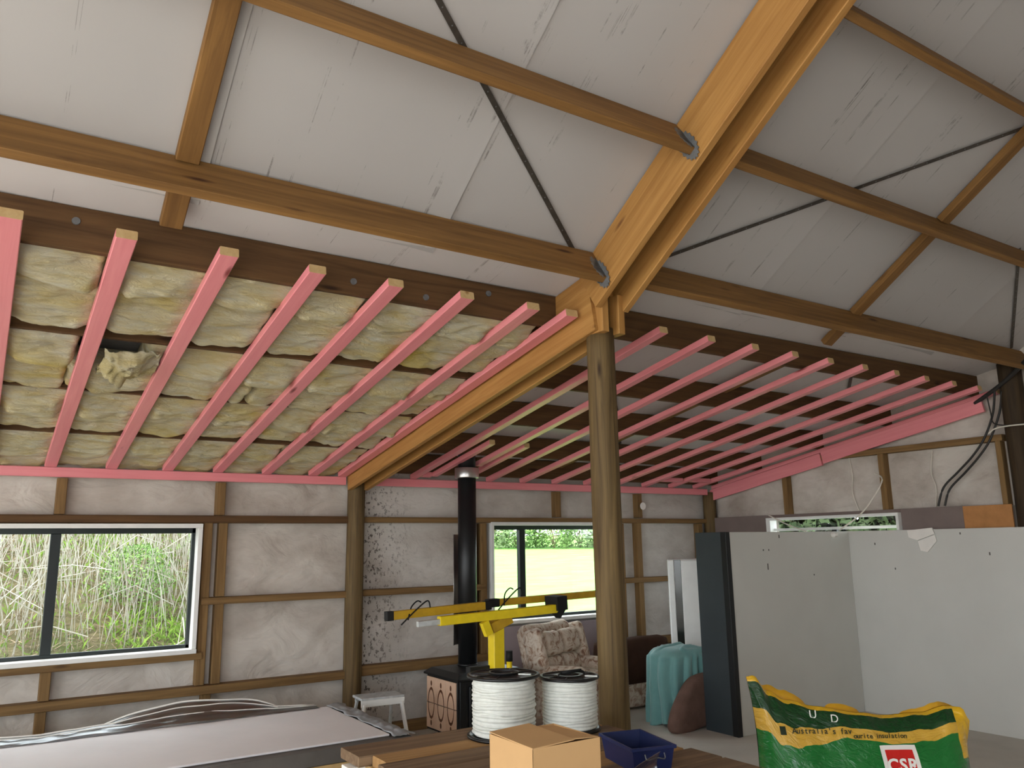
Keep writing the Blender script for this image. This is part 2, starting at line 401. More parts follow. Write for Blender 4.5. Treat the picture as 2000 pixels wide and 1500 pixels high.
# ------------------------------------------------------------------ shell
X0, YF = -7.0, -3.9
fl = box('floor', X0, XW+.1, YF, YW+.1, -.12, 0, M['concrete'], ch=0); tag(fl, 'grey concrete floor slab of the shed', kind='structure')
cl = empty('ceiling'); tag(cl, 'white paper lining under the steep main roof', kind='structure')
seams = [X0-.1, -5.46, -4.23, -3.0, -1.77, -.53, .70, 1.93, 3.16, 4.39, 5.62, 6.85, XW+.12]
for i in range(len(seams)-1):
    a, b = seams[i]-.06, seams[i+1]; L = (3.70-0)/C33; nu, nv = 8, 30; v = []; f = []
    for s in (1, -1):
        base = len(v)
        for iu in range(nu+1):
            for iv in range(nv+1):
                u = a+(b-a)*iu/nu; y = 3.73*iv/nv
                lap = .012*(1 if iu == nu else 0)
                sag = .010*(nz(u*1.7, y*1.7, i*3.1))+lap
                v.append((u, s*y, z_main(y)-sag))
        for iu in range(nu):
            for iv in range(nv):
                q = (base+iu*(nv+1)+iv, base+(iu+1)*(nv+1)+iv, base+(iu+1)*(nv+1)+iv+1, base+iu*(nv+1)+iv+1)
                f.append(q if s < 0 else q[::-1])
    link('lining_sheet', mesh('lining_sheet', v, f), M['roof_lining'], cl, None, True)
# roof cladding above (keeps the light out)
rc = empty('roof'); tag(rc, 'sheet roof above the white lining', kind='structure')
for nm, pts in (('roof_sheet', [(X0-.3, 0, z_main(0)+.06), (XW+.3, 0, z_main(0)+.06), (XW+.3, 3.76, z_main(3.76)+.06), (X0-.3, 3.76, z_main(3.76)+.06)]),
                ('roof_sheet', [(X0-.3, 0, z_main(0)+.06), (XW+.3, 0, z_main(0)+.06), (XW+.3, -4.2, z_main(4.2)+.06), (X0-.3, -4.2, z_main(4.2)+.06)]),
                ('roof_sheet', [(X0-.3, 3.6, z_ll(3.6)+.08), (XW+.3, 3.6, z_ll(3.6)+.08), (XW+.3, 8.0, z_ll(8.0)+.08), (X0-.3, 8.0, z_ll(8.0)+.08)])):
    me = mesh(nm, pts+[(x, y, z+.02) for x, y, z in pts], [(0, 1, 2, 3), (7, 6, 5, 4), (0, 4, 5, 1), (1, 5, 6, 2), (2, 6, 7, 3), (3, 7, 4, 0)])
    link(nm, me, M['galv'], rc)
cs = empty('ceiling_lean_to'); tag(cs, 'white paper lining under the low lean-to roof', kind='structure')
for i in range(len(seams)-1):
    a, b = seams[i]-.06, seams[i+1]; v = []; f = []; nu, nv = 6, 30
    for iu in range(nu+1):
        for iv in range(nv+1):
            u = a+(b-a)*iu/nu; y = 3.68+(YW+.04-3.68)*iv/nv
            v.append((u, y, z_ll(y)-.012*nz(u*2, y*2, i)+.0-(.006 if iu == nu else 0)))
    for iu in range(nu):
        for iv in range(nv):
            q = (iu*(nv+1)+iv, (iu+1)*(nv+1)+iv, (iu+1)*(nv+1)+iv+1, iu*(nv+1)+iv+1); f.append(q[::-1])
    link('lining_sheet', mesh('lining_sheet', v, f), M['low_lining'], cs, None, True)

WIN1 = (-.78, 1.60, .90, 1.965); WIN2 = (4.57, 6.30, .935, 1.985)
wb = empty('wall_back', (0, 0, 0)); tag(wb, 'back wall of grubby white lining between timber girts and studs', kind='structure')
quad_wall('wall_lining', 'y', YW, X0, XP, 0, 2.70, [WIN1], M['wall_lining'], wb)
quad_wall('wall_lining', 'y', YW, XP, XW+.02, 0, 2.70, [WIN2], M['speck_lining'], wb)
quad_wall('outer_cladding', 'y', YW+.06, X0-.1, XW+.1, 0, 2.75, [WIN1, WIN2], M['galv'], wb)
YG = YW-.055
def girt(x0, x1, z, h=.045, d=.10, m='stud'): return beam('girt', (x0, YW-d/2, z), (x1, YW-d/2, z), d, h, M[m], wb)
def stud(x, z0, z1, w=.05, d=.09, m='stud'): return beam('stud', (x, YW-d/2, z0), (x, YW-d/2, z1), w, d, M[m], wb, (0, 1, 0))
girt(-2.5, XP-.05, 2.012, .066, .11, 'joist'); girt(XP+.05, 7.95, 2.012, .055, .11, 'stud')
girt(1.63, XP-.05, 1.31, .06, .11); girt(XP+.05, 4.5, 1.315, .06, .11); girt(6.38, 7.2, 1.31, .06, .11)
girt(-2.5, 1.66, .862, .06, .11); girt(-2.5, XP-.05, .58, .07, .12); girt(XP+.05, 4.55, .60, .09, .12); girt(6.4, 7.9, .60, .08, .12)
girt(-2.5, XP-.05, .045, .09, .11); girt(XP+.05, 7.95, .045, .09, .11)
for x, z0, z1 in ((.50, 2.05, 2.34), (1.755, 2.05, 2.34), (5.49, 2.05, 2.34), (6.73, 2.05, 2.34), (4.31, 2.05, 2.34),
                  (1.66, .62, 1.98), (1.79, .62, 1.28), (1.79, 1.345, 1.98), (.51, .62, .83), (-.85, .62, 1.98), (.50, .09, .54), (1.72, .09, .54),
                  (4.36, .64, 1.285), (4.36, 1.345, 1.98), (4.49, .05, 1.98), (6.70, .64, 1.28), (6.70, 1.34, 1.985), (6.42, .05, 1.98), (7.75, .64, 1.98), (4.36, .09, .55)):
    stud(x, z0, z1, .075)
box('lower_panel', 4.60, 6.40, YW-.125, YW-.112, .09, .90, M['lilac'], wb)
box('blanking_disc_plate', 6.745, 6.775, YW-.11, YW-.10, 2.18, 2.20, M['white_paint'], wb)
cyl('paper_disc', (6.76, YW-.112, 2.19), (6.76, YW-.108, 2.19), .045, .045, M['white_scrap'], wb)

def window(name, w, mull, label, yf):
    o = empty(name); tag(o, label, kind='structure'); a, b, c, d = w
    for nm, q in (('reveal', (a, b, yf, YW+.06, d-.022, d)), ('reveal', (a, b, yf, YW+.06, c, c+.022)), ('reveal', (a, a+.022, yf, YW+.06, c+.022, d-.022)), ('reveal', (b-.022, b, yf, YW+.06, c+.022, d-.022)),
                  ('architrave', (a-.008, b+.008, yf-.012, yf, d-.03, d+.008)), ('sill', (a-.008, b+.008, yf-.03, yf, c-.012, c+.024)), ('architrave', (b-.03, b+.008, yf-.012, yf, c+.024, d-.03)), ('architrave', (a-.008, a+.03, yf-.012, yf, c+.024, d-.03))):
        box(nm, *q, M['white_paint'], o)
    y0, y1 = YW+.02, YW+.06
    A, B, Cc, Dd = a+.022, b-.022, c+.022, d-.022
    for q in ((A, B, y0, y1, Dd-.05, Dd), (A, B, y0, y1, Cc, Cc+.03), (A, A+.03, y0, y1, Cc, Dd), (B-.03, B, y0, y1, Cc, Dd)): box('frame_bar', *q, M['dark_alu'], o)
    box('mullion', mull-.038, mull+.038, y0-.02, y1, Cc+.03, Dd-.05, M['dark_alu'], o)
    for s0, s1, yy in ((A+.03, mull-.038, y0+.012), (mull+.038, B-.03, y0+.028)):
        box('pane', s0, s1, yy, yy+.004, Cc+.03, Dd-.05, M['glass'], o, ch=0)
    return o
window('window_1', WIN1, .497, 'wide sliding window with white reveal looking onto the scrubby bank', YW-.115)
window('window_2', WIN2, 5.045, 'sliding window behind the centre pole looking onto bright green lawn', YW-.115)

# right wall (gable end) with roof profile
wr = empty('wall_right'); tag(wr, 'right end wall of white lining above a painted board', kind='structure')
prof = [(YF, 2.2), (YW+.02, 2.2), (YW+.02, z_ll(YW)+.06), (3.73, 3.39), (0, z_main(0)+.05), (-3.65, 3.4), (YF, 3.25)]
WIN3 = (4.84, 6.51, 1.08, 2.01)
v = [(XW, y, z) for y, z in prof]+[(XW+.06, y, z) for y, z in prof]; n_ = len(prof)
link('wall_lining', mesh('wall_lining', v, [tuple(range(n_)), tuple(range(2*n_-1, n_-1, -1))]+[(i, n_+i, n_+(i+1) % n_, (i+1) % n_) for i in range(n_)]), M['wall_lining'], wr)
quad_wall('wall_lining', 'x', XW, YF, YW+.02, 0, 2.2, [WIN3], M['wall_lining'], wr, .06)
def rstud(y, z0, z1, w=.07): return beam('stud', (XW-.045, y, z0), (XW-.045, y, z1), .09, w, M['stud'], wr, (0, 1, 0))
rstud(6.26, 2.04, 2.50); rstud(5.0, 2.04, 2.64); rstud(3.80, 2.04, 2.64, .05)
beam('rail', (XW-.05, 5.76, 2.668), (XW-.05, 3.75, 2.668), .10, .06, M['stud'], wr)
tube('wire_tail', [(XW-.02, 5.42, 2.65), (XW-.03, 5.39, 2.45), (XW-.03, 5.41, 2.25), (XW-.02, 5.36, 2.06)], .005, M['cable_white'], wr)
tube('wire_tail', [(XW-.02, 4.47, 2.62), (XW-.03, 4.50, 2.4), (XW-.03, 4.47, 2.25), (XW-.02, 4.50, 2.06)], .005, M['cable_white'], wr)
bd = empty('wall_board', (7.93, 5.5, 1.94)); tag(bd, 'long taupe painted board along the right wall with a raw orange end', 'board')
def wbox(nm, par, q, mat, ch=.002):
    L = par.location; return box(nm, q[0]-L.x, q[1]-L.x, q[2]-L.y, q[3]-L.y, q[4]-L.z, q[5]-L.z, mat, par, ch)
wbox('painted_length', bd, (7.92, 7.937, 6.525, 7.42, 1.83, 2.05), M['mdf_grey']); wbox('painted_length', bd, (7.92, 7.937, 4.19, 4.825, 1.83, 2.05), M['mdf_grey']); wbox('painted_strip', bd, (7.92, 7.937, 4.825, 6.525, 2.018, 2.05), M['mdf_grey'])
wbox('raw_end', bd, (7.918, 7.936, 3.74, 4.189, 1.83, 2.047), M['mdf_raw'])
w3 = empty('window_3', (7.9, 5.67, 1.93)); tag(w3, 'shallow strip of white framed window showing above the partition', kind='structure')
for nm, q, m in (('frame_bar', (7.87, 7.99, 4.83, 6.52, 1.985, 2.015), 'white_paint'), ('frame_bar', (7.87, 7.99, 4.83, 6.52, 1.07, 1.10), 'white_paint'), ('frame_bar', (7.87, 7.99, 4.83, 4.86, 1.10, 1.985), 'white_paint'), ('frame_bar', (7.87, 7.99, 6.46, 6.52, 1.10, 1.985), 'white_paint'), ('sash_bar', (7.95, 7.99, 4.86, 6.46, 1.86, 1.89), 'white_paint'), ('sash_bar', (7.95, 7.99, 5.62, 5.68, 1.10, 1.86), 'dark_alu'), ('pane', (7.965, 7.969, 4.86, 6.46, 1.89, 1.985), 'glass'), ('pane', (7.965, 7.969, 4.86, 5.62, 1.10, 1.86), 'glass'), ('pane', (7.965, 7.969, 5.68, 6.46, 1.10, 1.86), 'glass')):
    wbox(nm, w3, q, M[m])
# white partition corner with charcoal end
pt = empty('wall_partition'); tag(pt, 'low white painted partition corner with a charcoal painted end', kind='structure')
box('panel', 5.98, 7.838, 5.40, 5.50, 0, 1.836, M['stopped_wall'], pt)
box('panel', 7.84, 7.86, .4, 5.50, 0, 1.836, M['stopped_wall'], pt)
box('end_board', 5.93, 5.965, 5.46, 5.80, 0, 1.838, M['charcoal'], pt)
box('end_trim', 5.92, 5.98, 5.392, 5.46, 0, 1.838, M['charcoal_dark'], pt)
for y, z, h in ((5.1, 1.70, .012), (4.2, 1.79, .01), (3.95, 1.60, .014), (4.9, 1.45, .01)): box('scuff', 7.8385, 7.840, y-.006, y+.006, z-h, z+h, M['wrap'], pt, 0)
for x, z, h in ((6.45, 1.66, .008), (6.53, 1.66, .008), (6.5, 1.50, .03), (6.7, 1.79, .016), (7.2, 1.40, .008)): box('scuff', x-.007, x+.007, 5.3985, 5.40, z-h, z+h, M['wrap'], pt, 0)
# unseen left end and front: openings added and sized for the daylight
wl = empty('wall_left'); tag(wl, 'unseen left end wall with openings added for daylight', kind='structure')
quad_wall('wall_lining', 'x', X0, YF, YW+.02, 0, 6.0, [(-3.6, 3.4, 0, 3.5), (-1.7, 1.7, 3.5, 4.5), (3.9, 7.3, 0, 2.55)], M['wall_lining'], wl, -.03)
wf = empty('wall_front'); tag(wf, 'unseen front wall with an opening added for daylight', kind='structure')
quad_wall('wall_lining', 'y', YF, X0, XW, 0, 3.3, [(-4.7, .3, 0, 2.8)], M['wall_lining'], wf, -.03)

# ------------------------------------------------------------------ poles and roof frame
def pole(p0, p1, r0, r1, label, seed, m='pole'):
    o = cyl('timber_pole', p0, p1, r0, r1, M[m], None, 28, True, 24, .05, seed); tag(o, label, 'pole', 'round timber poles'); return o
cp = pole((XP, YP, 0), (XP, YP, 3.02), .088, .083, 'round timber pole standing in the middle, carrying the rafters', 1.0)
link('pole_neck', cyl_me('pole_neck', .06, .058, .42, 20), M['pole'], cp, Matrix.Translation((3.0, 0, 0)), True)
pole((3.03, 7.46, 0), (3.03, 7.46, 2.40), .088, .084, 'round timber pole against the back wall left of the stove', 5.0)
pole((7.93, 7.46, 0), (7.93, 7.46, 2.38), .085, .082, 'round timber pole in the far right corner under the pink boards', 9.0)
pole((7.965, 3.62, 0), (7.965, 3.62, 3.40), .104, .10, 'dark round timber pole at the right edge', 13.0, 'dark_pole')
NR = Vector((0, S33, C33))                           # main roof normal (far slope)
DS = Vector((0, C33, -S33))                          # down the slope, away
def main_rafter(x, label, w=.048):
    a = Vector((x, 3.60, z_main(3.60)))-NR*.157; b = Vector((x, -.02, z_main(0)))-NR*.157
    a = a+DS*.11
    o = beam('rafter', b, a, w, .29, M['rafter'], None, NR); tag(o, label, 'rafter', 'main rafters'); return o
mrl = main_rafter(2.925, 'wide honey-coloured rafter rising left of the centre pole'); mrr = main_rafter(3.135, 'rafter rising right of the centre pole beside its twin')
link('bolt_washer', box_me('bolt_washer', -.025, .025, -.003, .003, -.025, .025), M['galv'], mrl, mrl.matrix_local.inverted() @ Matrix.Translation((2.899, 3.63, 3.29)) @ Matrix.Rotation(R(90), 4, 'Z'))
def lean_rafter(x, label):
    zc = lambda y: 3.645-KL*y+.185
    o = beam('rafter', (x, 3.60, zc(3.60)), (x, 7.45, zc(7.45)), .048, .37, M['rafter']); tag(o, label, 'rafter', 'lean-to rafters'); return o
lean_rafter(2.948, 'lean-to rafter bordering the insulation, left of the centre pole'); lean_rafter(3.112, 'lean-to rafter right of its twin, falling to the back wall')
for x, lb in ((2.975, 'short packing block in the left rafter joint on the pole'), (3.10, 'short packing block in the right rafter joint on the pole')):
    o = beam('packing_block', (x, 3.58, 2.98), (x, 3.58, 3.22), .05, .11, M['rafter'], None, (0, 1, 0)); tag(o, lb, 'block')
def main_purlin(y, x0, x1, label, plate=None):
    c = Vector((0, y, z_main(y)))-NR*.131+DS*.0225
    o = beam('purlin', c+Vector((x0, 0, 0)), c+Vector((x1, 0, 0)), .045, .235, M['purlin'], None, NR); tag(o, label, 'purlin', 'main roof purlins')
    if plate:                                         # toothed steel plate on the end by the rafter
        L = x1-x0; n = 34
        ring = [((.056 if i % 2 else .046)*math.cos(2*math.pi*i/n), (.115 if i % 2 else .10)*math.sin(2*math.pi*i/n)) for i in range(n)]
        vv = [(L-.001, a, -.06+b_) for a, b_ in ring]; me = mesh('nail_plate', vv+[(L-.004, b2, c2) for _, b2, c2 in vv], [tuple(range(n)), tuple(range(2*n-1, n-1, -1))]+[(i, (i+1) % n, n+(i+1) % n, n+i) for i in range(n)])
        link('nail_plate', me, M['plate'], o)
        ring = [(L-.055-(.045 if i % 2 else .034)*math.cos(math.pi*i/16-math.pi/2), (.10 if i % 2 else .088)*math.sin(math.pi*i/16-math.pi/2)-.03) for i in range(17)]
        for sg in (-1, 1):
            vv = [(L-.004, sg*.0232, .06)]+[(a+.03, sg*.0232, b_) for a, b_ in ring]+[(L-.004, sg*.0232, -.117)]; k_ = len(vv)
            link('nail_plate', mesh('nail_plate', vv+[(a, sg*.0245, c2) for a, _, c2 in vv], [tuple(range(k_)), tuple(range(2*k_-1, k_-1, -1))]+[(i, (i+1) % k_, k_+(i+1) % k_, k_+i) for i in range(k_)]), M['plate'], o)
    return o
main_purlin(3.54, -4.9, 2.895, 'purlin running left from the rafter just above the dark beam', True)
main_purlin(2.80, -4.9, 2.895, 'upper purlin running left from the rafter across the photo top', True)
main_purlin(3.53, 3.16, XW, 'lowest main purlin right of the rafter'); main_purlin(2.79, 3.16, XW, 'middle main purlin right of the rafter')
main_purlin(2.07, 3.16, XW, 'top purlin right of the rafter, at the upper right corner')
def nog(x, y0, y1, label, w=.10):
    f = lambda y: Vector((x, y, z_main(y)))-NR*.036
    o = beam('nog', f(y0), f(y1), w, .05, M['purlin'], None, NR); tag(o, label, 'nog', 'nogs between main purlins')
nog(.60, 2.84, 3.535, 'short nog between the two left purlins'); nog(.60, 3.58, 3.84, 'stub of nog between the lower left purlin and the dark beam')
nog(5.44, 2.11, 2.785, 'nog in the upper right corner between top and middle purlin'); nog(5.44, 2.83, 3.525, 'nog between the middle and lowest right purlins'); nog(5.44, 3.57, 3.80, 'stub of nog between the lowest right purlin and the junction beam')
def roof_strap(pts, label):
    for k in (0,):
        v = []; f = []; w = .014
        P = [Vector((x, y, z_main(y)-.016)) for x, y in pts]
        d = (P[-1]-P[0]).normalized(); s = d.cross(NR).normalized()*w
        for p in P: v += [p+s, p-s, p-s-NR*.002, p+s-NR*.002]
        for i in range(len(P)-1):
            for e in range(4): f.append((4*i+e, 4*i+(e+1) % 4, 4*i+4+(e+1) % 4, 4*i+4+e))
        o = link('strap_brace', mesh('strap_brace', v, f), M['strap']); tag(o, label, 'strap', 'steel strap braces')
        n = int((P[-1]-P[0]).length/.09)
        for i in range(n):                           # punched nail holes shown as bright nail heads
            p = P[0]+(P[-1]-P[0])*((i+.5)/n)-NR*.0035
            m4, L = frame(p, p-NR*.002, (1, 0, 0)); link('nail_head', NAIL, None, o, m4)
NAIL = cyl_me('nail_head', .004, .004, .0015, 6); NAIL.materials.append(M['galv'])
roof_strap([(.95, 2.38), (2.80, 3.57)], 'dark perforated steel strap crossing diagonally left of the rafter')
roof_strap([(3.40, 3.48), (5.41, 2.165), (6.6, 1.38)], 'steel strap crossing diagonally right of the rafter')
roof_strap([(6.55, 2.78), (7.85, 3.52)], 'thin steel strap at the far right edge of the roof')
# lean-to joists
JY = [3.95, 4.88, 5.74, 6.645, 7.38]
for k, y in enumerate(JY):
    for s, (x0, x1) in enumerate(((-4.9, 2.922), (3.138, XW))):
        if k == 4 and s == 0: continue
        h = z_ll(y)-z_bt(y)-.012; zc = z_bt(y)+h/2+.004
        lb = ('deep dark beam along the top of the insulation' if k == 0 else '%s lean-to joist behind the insulation' % ORD[k]) if s == 0 else ('dark junction beam right of the centre pole' if k == 0 else '%s dark joist above the pink battens in the right bay' % ORD[k])
        o = beam('joist', (x0, y+.0225, zc), (x1, y+.0225, zc), .045, h, M['joist']); tag(o, lb, 'joist', 'lean-to joists')
        if k == 0 and s == 0:
            for bx, bz in ((.22, .03), (1.56, -.03), (2.0, -.05), (2.42, .04)): cyl('bolt_head', (bx+4.9, -.0225, bz), (bx+4.9, -.031, bz), .019, .017, M['plate'], o, 12)
for i in range(4):
    for x, lb in ((5.44, 'nog between lean-to joists of the right bay, %s from the pole row'),):
        y0, y1 = JY[i]+.05, JY[i+1]-.005; f = lambda y: Vector((x, y, z_ll(y)-.06))
        o = beam('nog', f(y0), f(y1), .09, .05, M['purlin']); tag(o, lb % ORD[i], 'nog', 'nogs between lean-to joists')
for (a, b, lb) in (((3.3, 4.02), (4.9, 5.7), 'steel strap under the lean-to lining behind the centre pole'), ((5.0, 5.8), (5.7, 6.6), 'short steel strap above the battens in the right bay'), ((6.9, 4.6), (6.2, 4.05), 'thin strap above the battens near the right wall')):
    P0, P1 = Vector((a[0], a[1], z_ll(a[1])-.02)), Vector((b[0], b[1], z_ll(b[1])-.02))
    o = beam('strap_brace', P0, P1, .03, .002, M['strap'], None, (0, KL, 1), None, .0003); tag(o, lb, 'strap', 'steel strap braces')

# ------------------------------------------------------------------ pink battens
def batten(x, y0, y1, label, group, w=.088, dz=0, skew=0):
    f = lambda xx, y: Vector((xx, y, z_bb(y)+.0225+dz))
    o = beam('ceiling_batten', f(x, y0), f(x+skew, y1), w, .045, M['pink'], None, (0, KL, 1), M['pine_end']); tag(o, label, 'batten', group); return o
for i, x in enumerate([-.03, .405, .842, 1.275, 1.70, 2.13, 2.57, 2.885]):
    lab = 'pink batten below the insulation cut by the left picture edge' if i == 0 else ('pink batten fixed alongside the rafter at the edge of the insulation' if i == 7 else 'pink batten under the yellow insulation, %s from the left edge' % ORD[i])
    batten(x if i < 7 else 2.853, 3.70+rng.uniform(-.01, .01), 7.40, lab, 'pink battens under the insulation', skew=rng.uniform(-.006, .006))
RX = [3.61, 4.06, 4.51, 4.955, 5.385, 5.835, 6.28, 6.735, 7.18, 7.62, 7.955]
for i, x in enumerate(RX):
    y1 = 6.86 if i == 1 else 7.40
    lab = 'pink batten right of the centre pole cut short at the flue collar' if i == 1 else ('pink batten lying along the right wall' if i == 10 else 'pink batten of the bare right bay, %s right of the centre pole' % ORD[i])
    batten(x, 3.70+.004*i, y1, lab, 'pink battens of the right bay', .072, skew=rng.uniform(-.008, .008))
batten(3.80, 6.16, 7.28, 'short pink batten left of the flue collar', 'short pink battens at the flue', .06)
batten(4.20, 6.19, 7.34, 'short pink batten right of the flue collar', 'short pink battens at the flue', .06)
def cross(x0, x1, y, label):
    z = z_bb(y)+.0225; o = beam('batten_trimmer', (x0, y, z), (x1, y, z), .06, .043, M['pink'], None, (0, KL, 1), M['pine_end']); tag(o, label, 'batten', 'pink trimmers'); return o
cross(3.66, 3.765, 7.30, 'tiny pink trimmer between battens left of the flue'); cross(6.79, 7.12, 7.13, 'short pink trimmer block near the far right corner'); cross(7.24, 7.56, 7.10, 'short pink trimmer block closest to the far right corner')
for x0, x1, lb in ((-4.8, 2.90, 'pink ledger along the back wall left of the pole'), (3.15, 7.85, 'pink ledger along the back wall right of the pole')):
    o = beam('pink_ledger', (x0, YW-.135, 2.382), (x1, YW-.135, 2.382), .04, .078, M['pink']); tag(o, lb, 'ledger', 'pink ledgers')
for (y0, y1, dz, x, lb) in ((7.42, 5.72, -.075, 7.935, 'lower pink wall board running into the far right corner'), (5.70, 3.88, -.062, 7.93, 'upper pink wall board ending at the right pole')):
    f = lambda y: Vector((x, y, z_bb(y)+dz)); o = beam('pink_wall_board', f(y0), f(y1), .03, .14, M['pink']); tag(o, lb, 'board', 'pink boards on the right wall')

# ------------------------------------------------------------------ insulation batts
BX = [-.03, .405, .842, 1.275, 1.70, 2.13, 2.57, 2.88]
def batt(x0, x1, y0, y1, seed, label, lip=.05, last=False):
    nx, ny = max(8, int((x1-x0)/.015)), max(8, int((y1-y0)/.015)); v = []; f = []
    def bot(u, w):
        x, y = x0+(x1-x0)*u, y0+(y1-y0)*w
        ex = min(u, 1-u)*(x1-x0); ed = max(0, 1-ex/.03)
        far = max(0, (w-.80)/.20); near = max(0, 1-w/.10)
        lump = .024*nz(x*2.6, y*6.5, seed)+.020*nz(x*5, y*14, seed+9)+.012*nz(x*13, y*30, seed+4)
        crease = .026*max(0, 1-abs(nz(x*1.3, y*7+.9*nz(x*2.2, seed), seed+7))*7)
        d = min(abs(x-b) for b in BX); hold = max(0, 1-max(0, d-.03)/.07); hold = hold*hold*(3-2*hold)
        rag = .5+.9*nz(x*2.3, seed, 1.5)
        bulge = .006+lip*(.35+.65*rag)*w**1.4+lump-crease*.8
        bulge = bulge*(1-hold)+min(bulge, .004)*hold
        edge = (0 if last else .115*far**2)+.03*near**2+.05*ed*ed
        yy = y+w*(.075*nz(x*1.9, seed*1.7, 3)+.018*nz(x*6, seed, 8)+.008*nz(x*17, seed, 5))
        return Vector((x+.012*nz(y*9, seed), yy, z_bt(yy)-min(bulge, .062)+edge+.004))
    for i in range(nx+1):
        for j in range(ny+1): v.append(bot(i/nx, j/ny))
    for i in range(nx):
        for j in range(ny):
            a = i*(ny+1)+j; f.append((a, a+1, a+ny+2, a+ny+1))
    b0 = len(v); rim = [i*(ny+1) for i in range(nx+1)]+[nx*(ny+1)+j for j in range(1, ny+1)]+[i*(ny+1)+ny for i in range(nx-1, -1, -1)]+[j for j in range(ny-1, 0, -1)]
    for r in rim: p = v[r]; v.append(Vector((p.x, p.y, z_bt(p.y)+.12)))
    for k in range(len(rim)): f.append((rim[k], rim[(k+1) % len(rim)], b0+(k+1) % len(rim), b0+k))
    f.append(tuple(range(b0, b0+len(rim))))
    o = link('insulation_batt', mesh('insulation_batt', v, f), M['insulation'], None, None, True); tag(o, label, 'insulation', 'yellow fibreglass batts between joists'); return o
rows = [(3.99, 4.29), (4.27, 4.835), (4.905, 5.34), (5.32, 5.75), (5.80, 6.20), (6.18, 6.585), (6.67, 7.04), (7.02, 7.50)]
brk = [(-.75, .38, 1.68, 2.84), (-.72, .40, 1.26, 2.84), (-.75, .36, 1.72, 2.84), (-.7, .33, 1.45, 2.84), (-.75, .40, 1.28, 2.84), (-.72, .42, 1.72, 2.84), (-.75, .85, 2.1, 2.84), (-.7, .41, 1.69, 2.84)]
for ri, ((y0, y1), bx) in enumerate(zip(rows, brk)):
    for ci in range(3):
        a, b = bx[ci], bx[ci+1]
        if ri == 2 and ci == 1: a = .70                       # the hole beside the curled piece
        if ri == 3 and ci == 0: b = .34
        rowname = 'nearest the dark beam' if ri == 0 else ('against the back wall' if ri == 7 else '%s from the dark beam' % ORD[ri])
        lab = 'yellow fibreglass batt in the row %s, %s' % (rowname, ('at the left', 'in the middle', 'beside the rafter')[ci])
        batt(a, b-.004, y0, y1, ri*7.3+ci*2.9, lab, (.09, .045, .09, .045, .09, .05, .09, .03)[ri], ri == 7)
# the torn piece hanging down out of its row
v = []; f = []; nu, nv = 26, 22
for s in (0, 1):
    for i in range(nu+1):
        for j in range(nv+1):
            u, w = i/nu, j/nv
            x = .475+.31*u; y = 4.93+.40*w
            hang = .11*math.exp(-((u-.35)/.42)**2)*math.sin(math.pi*min(1, w*.9+.1))+.05*nz(u*4, w*5, 3)+.03*nz(u*11, w*11, 8)
            th = .045*math.sin(math.pi*min(max(u, .03), .97))*math.sin(math.pi*min(max(w, .03), .97))
            v.append((x+.02*nz(w*3, u*2), y+.04*nz(u*4, 7), z_bt(y)-.02-hang+(th if s else -th*.3)))
N = (nu+1)*(nv+1)
for i in range(nu):
    for j in range(nv):
        a = i*(nv+1)+j; f.append((a, a+1, a+nv+2, a+nv+1)); f.append((N+a+nv+1, N+a+nv+2, N+a+1, N+a))
o = link('insulation_batt', mesh('insulation_batt', v, f), M['insulation'], None, None, True); tag(o, 'torn yellow insulation piece curling down beside a dark hole', 'insulation', 'yellow fibreglass batts between joists')

# ------------------------------------------------------------------ cables on the right
for k, (pts, lb) in enumerate((([(7.88, 3.73, 3.12), (7.93, 3.80, 2.9), (7.92, 3.90, 2.68), (7.92, 4.03, 2.52), (7.94, 4.20, 2.38), (7.94, 4.36, 2.24), (7.93, 4.43, 2.06)], 'left of two dark cables hanging down beside the right pole'),
                               ([(7.88, 3.67, 3.09), (7.93, 3.74, 2.9), (7.92, 3.85, 2.66), (7.92, 3.97, 2.51), (7.94, 4.13, 2.37), (7.94, 4.30, 2.22), (7.93, 4.365, 2.06)], 'right of two dark cables hanging down beside the right pole'))):
    tag(tube('power_cable', pts, .011, M['cable_black']), lb, 'cable', 'dark cables')
tag(tube('thin_cable', [(7.86, 3.80, 3.08), (7.85, 3.78, 2.9), (7.80, 3.74, 2.79), (7.77, 3.60, 2.75), (7.77, 3.45, 2.75)], .006, M['cable_black']), 'thin black lead looping round the right pole', 'cable')
tag(tube('white_flex', [(7.80, 3.80, 2.70), (7.77, 3.72, 2.735), (7.765, 3.60, 2.745), (7.765, 3.40, 2.74)], .007, M['cable_white']), 'white flex tied across the right pole', 'cable')
tag(tube('white_flex', [(7.86, 6.48, 2.06), (7.84, 6.32, 1.99), (7.83, 6.15, 1.92), (7.80, 5.9, 1.845)], .008, M['cable_white']), 'white flex crossing the left end of the strip window', 'cable')
tag(tube('white_flex', [(7.93, 5.08, 2.44), (7.90, 4.98, 2.36), (7.84, 5.08, 2.16), (7.84, 5.25, 2.0), (7.82, 5.50, 1.845)], .008, M['cable_white']), 'white flex hanging in front of the middle of the strip window', 'cable')
tag(tube('black_duct', [(7.72, 3.3, 3.35), (7.85, 3.62, 3.17), (7.93, 3.95, 3.02)], .02, M['cable_black']), 'dark conduit over the top of the right pole', 'cable')
o = rbox('ceiling_rose', .07, .06, .05, .024, M['white_scrap'], None, (7.55, 5.37, 1.80)); tag(o, 'round white fitting at the top edge of the partition', 'fitting')
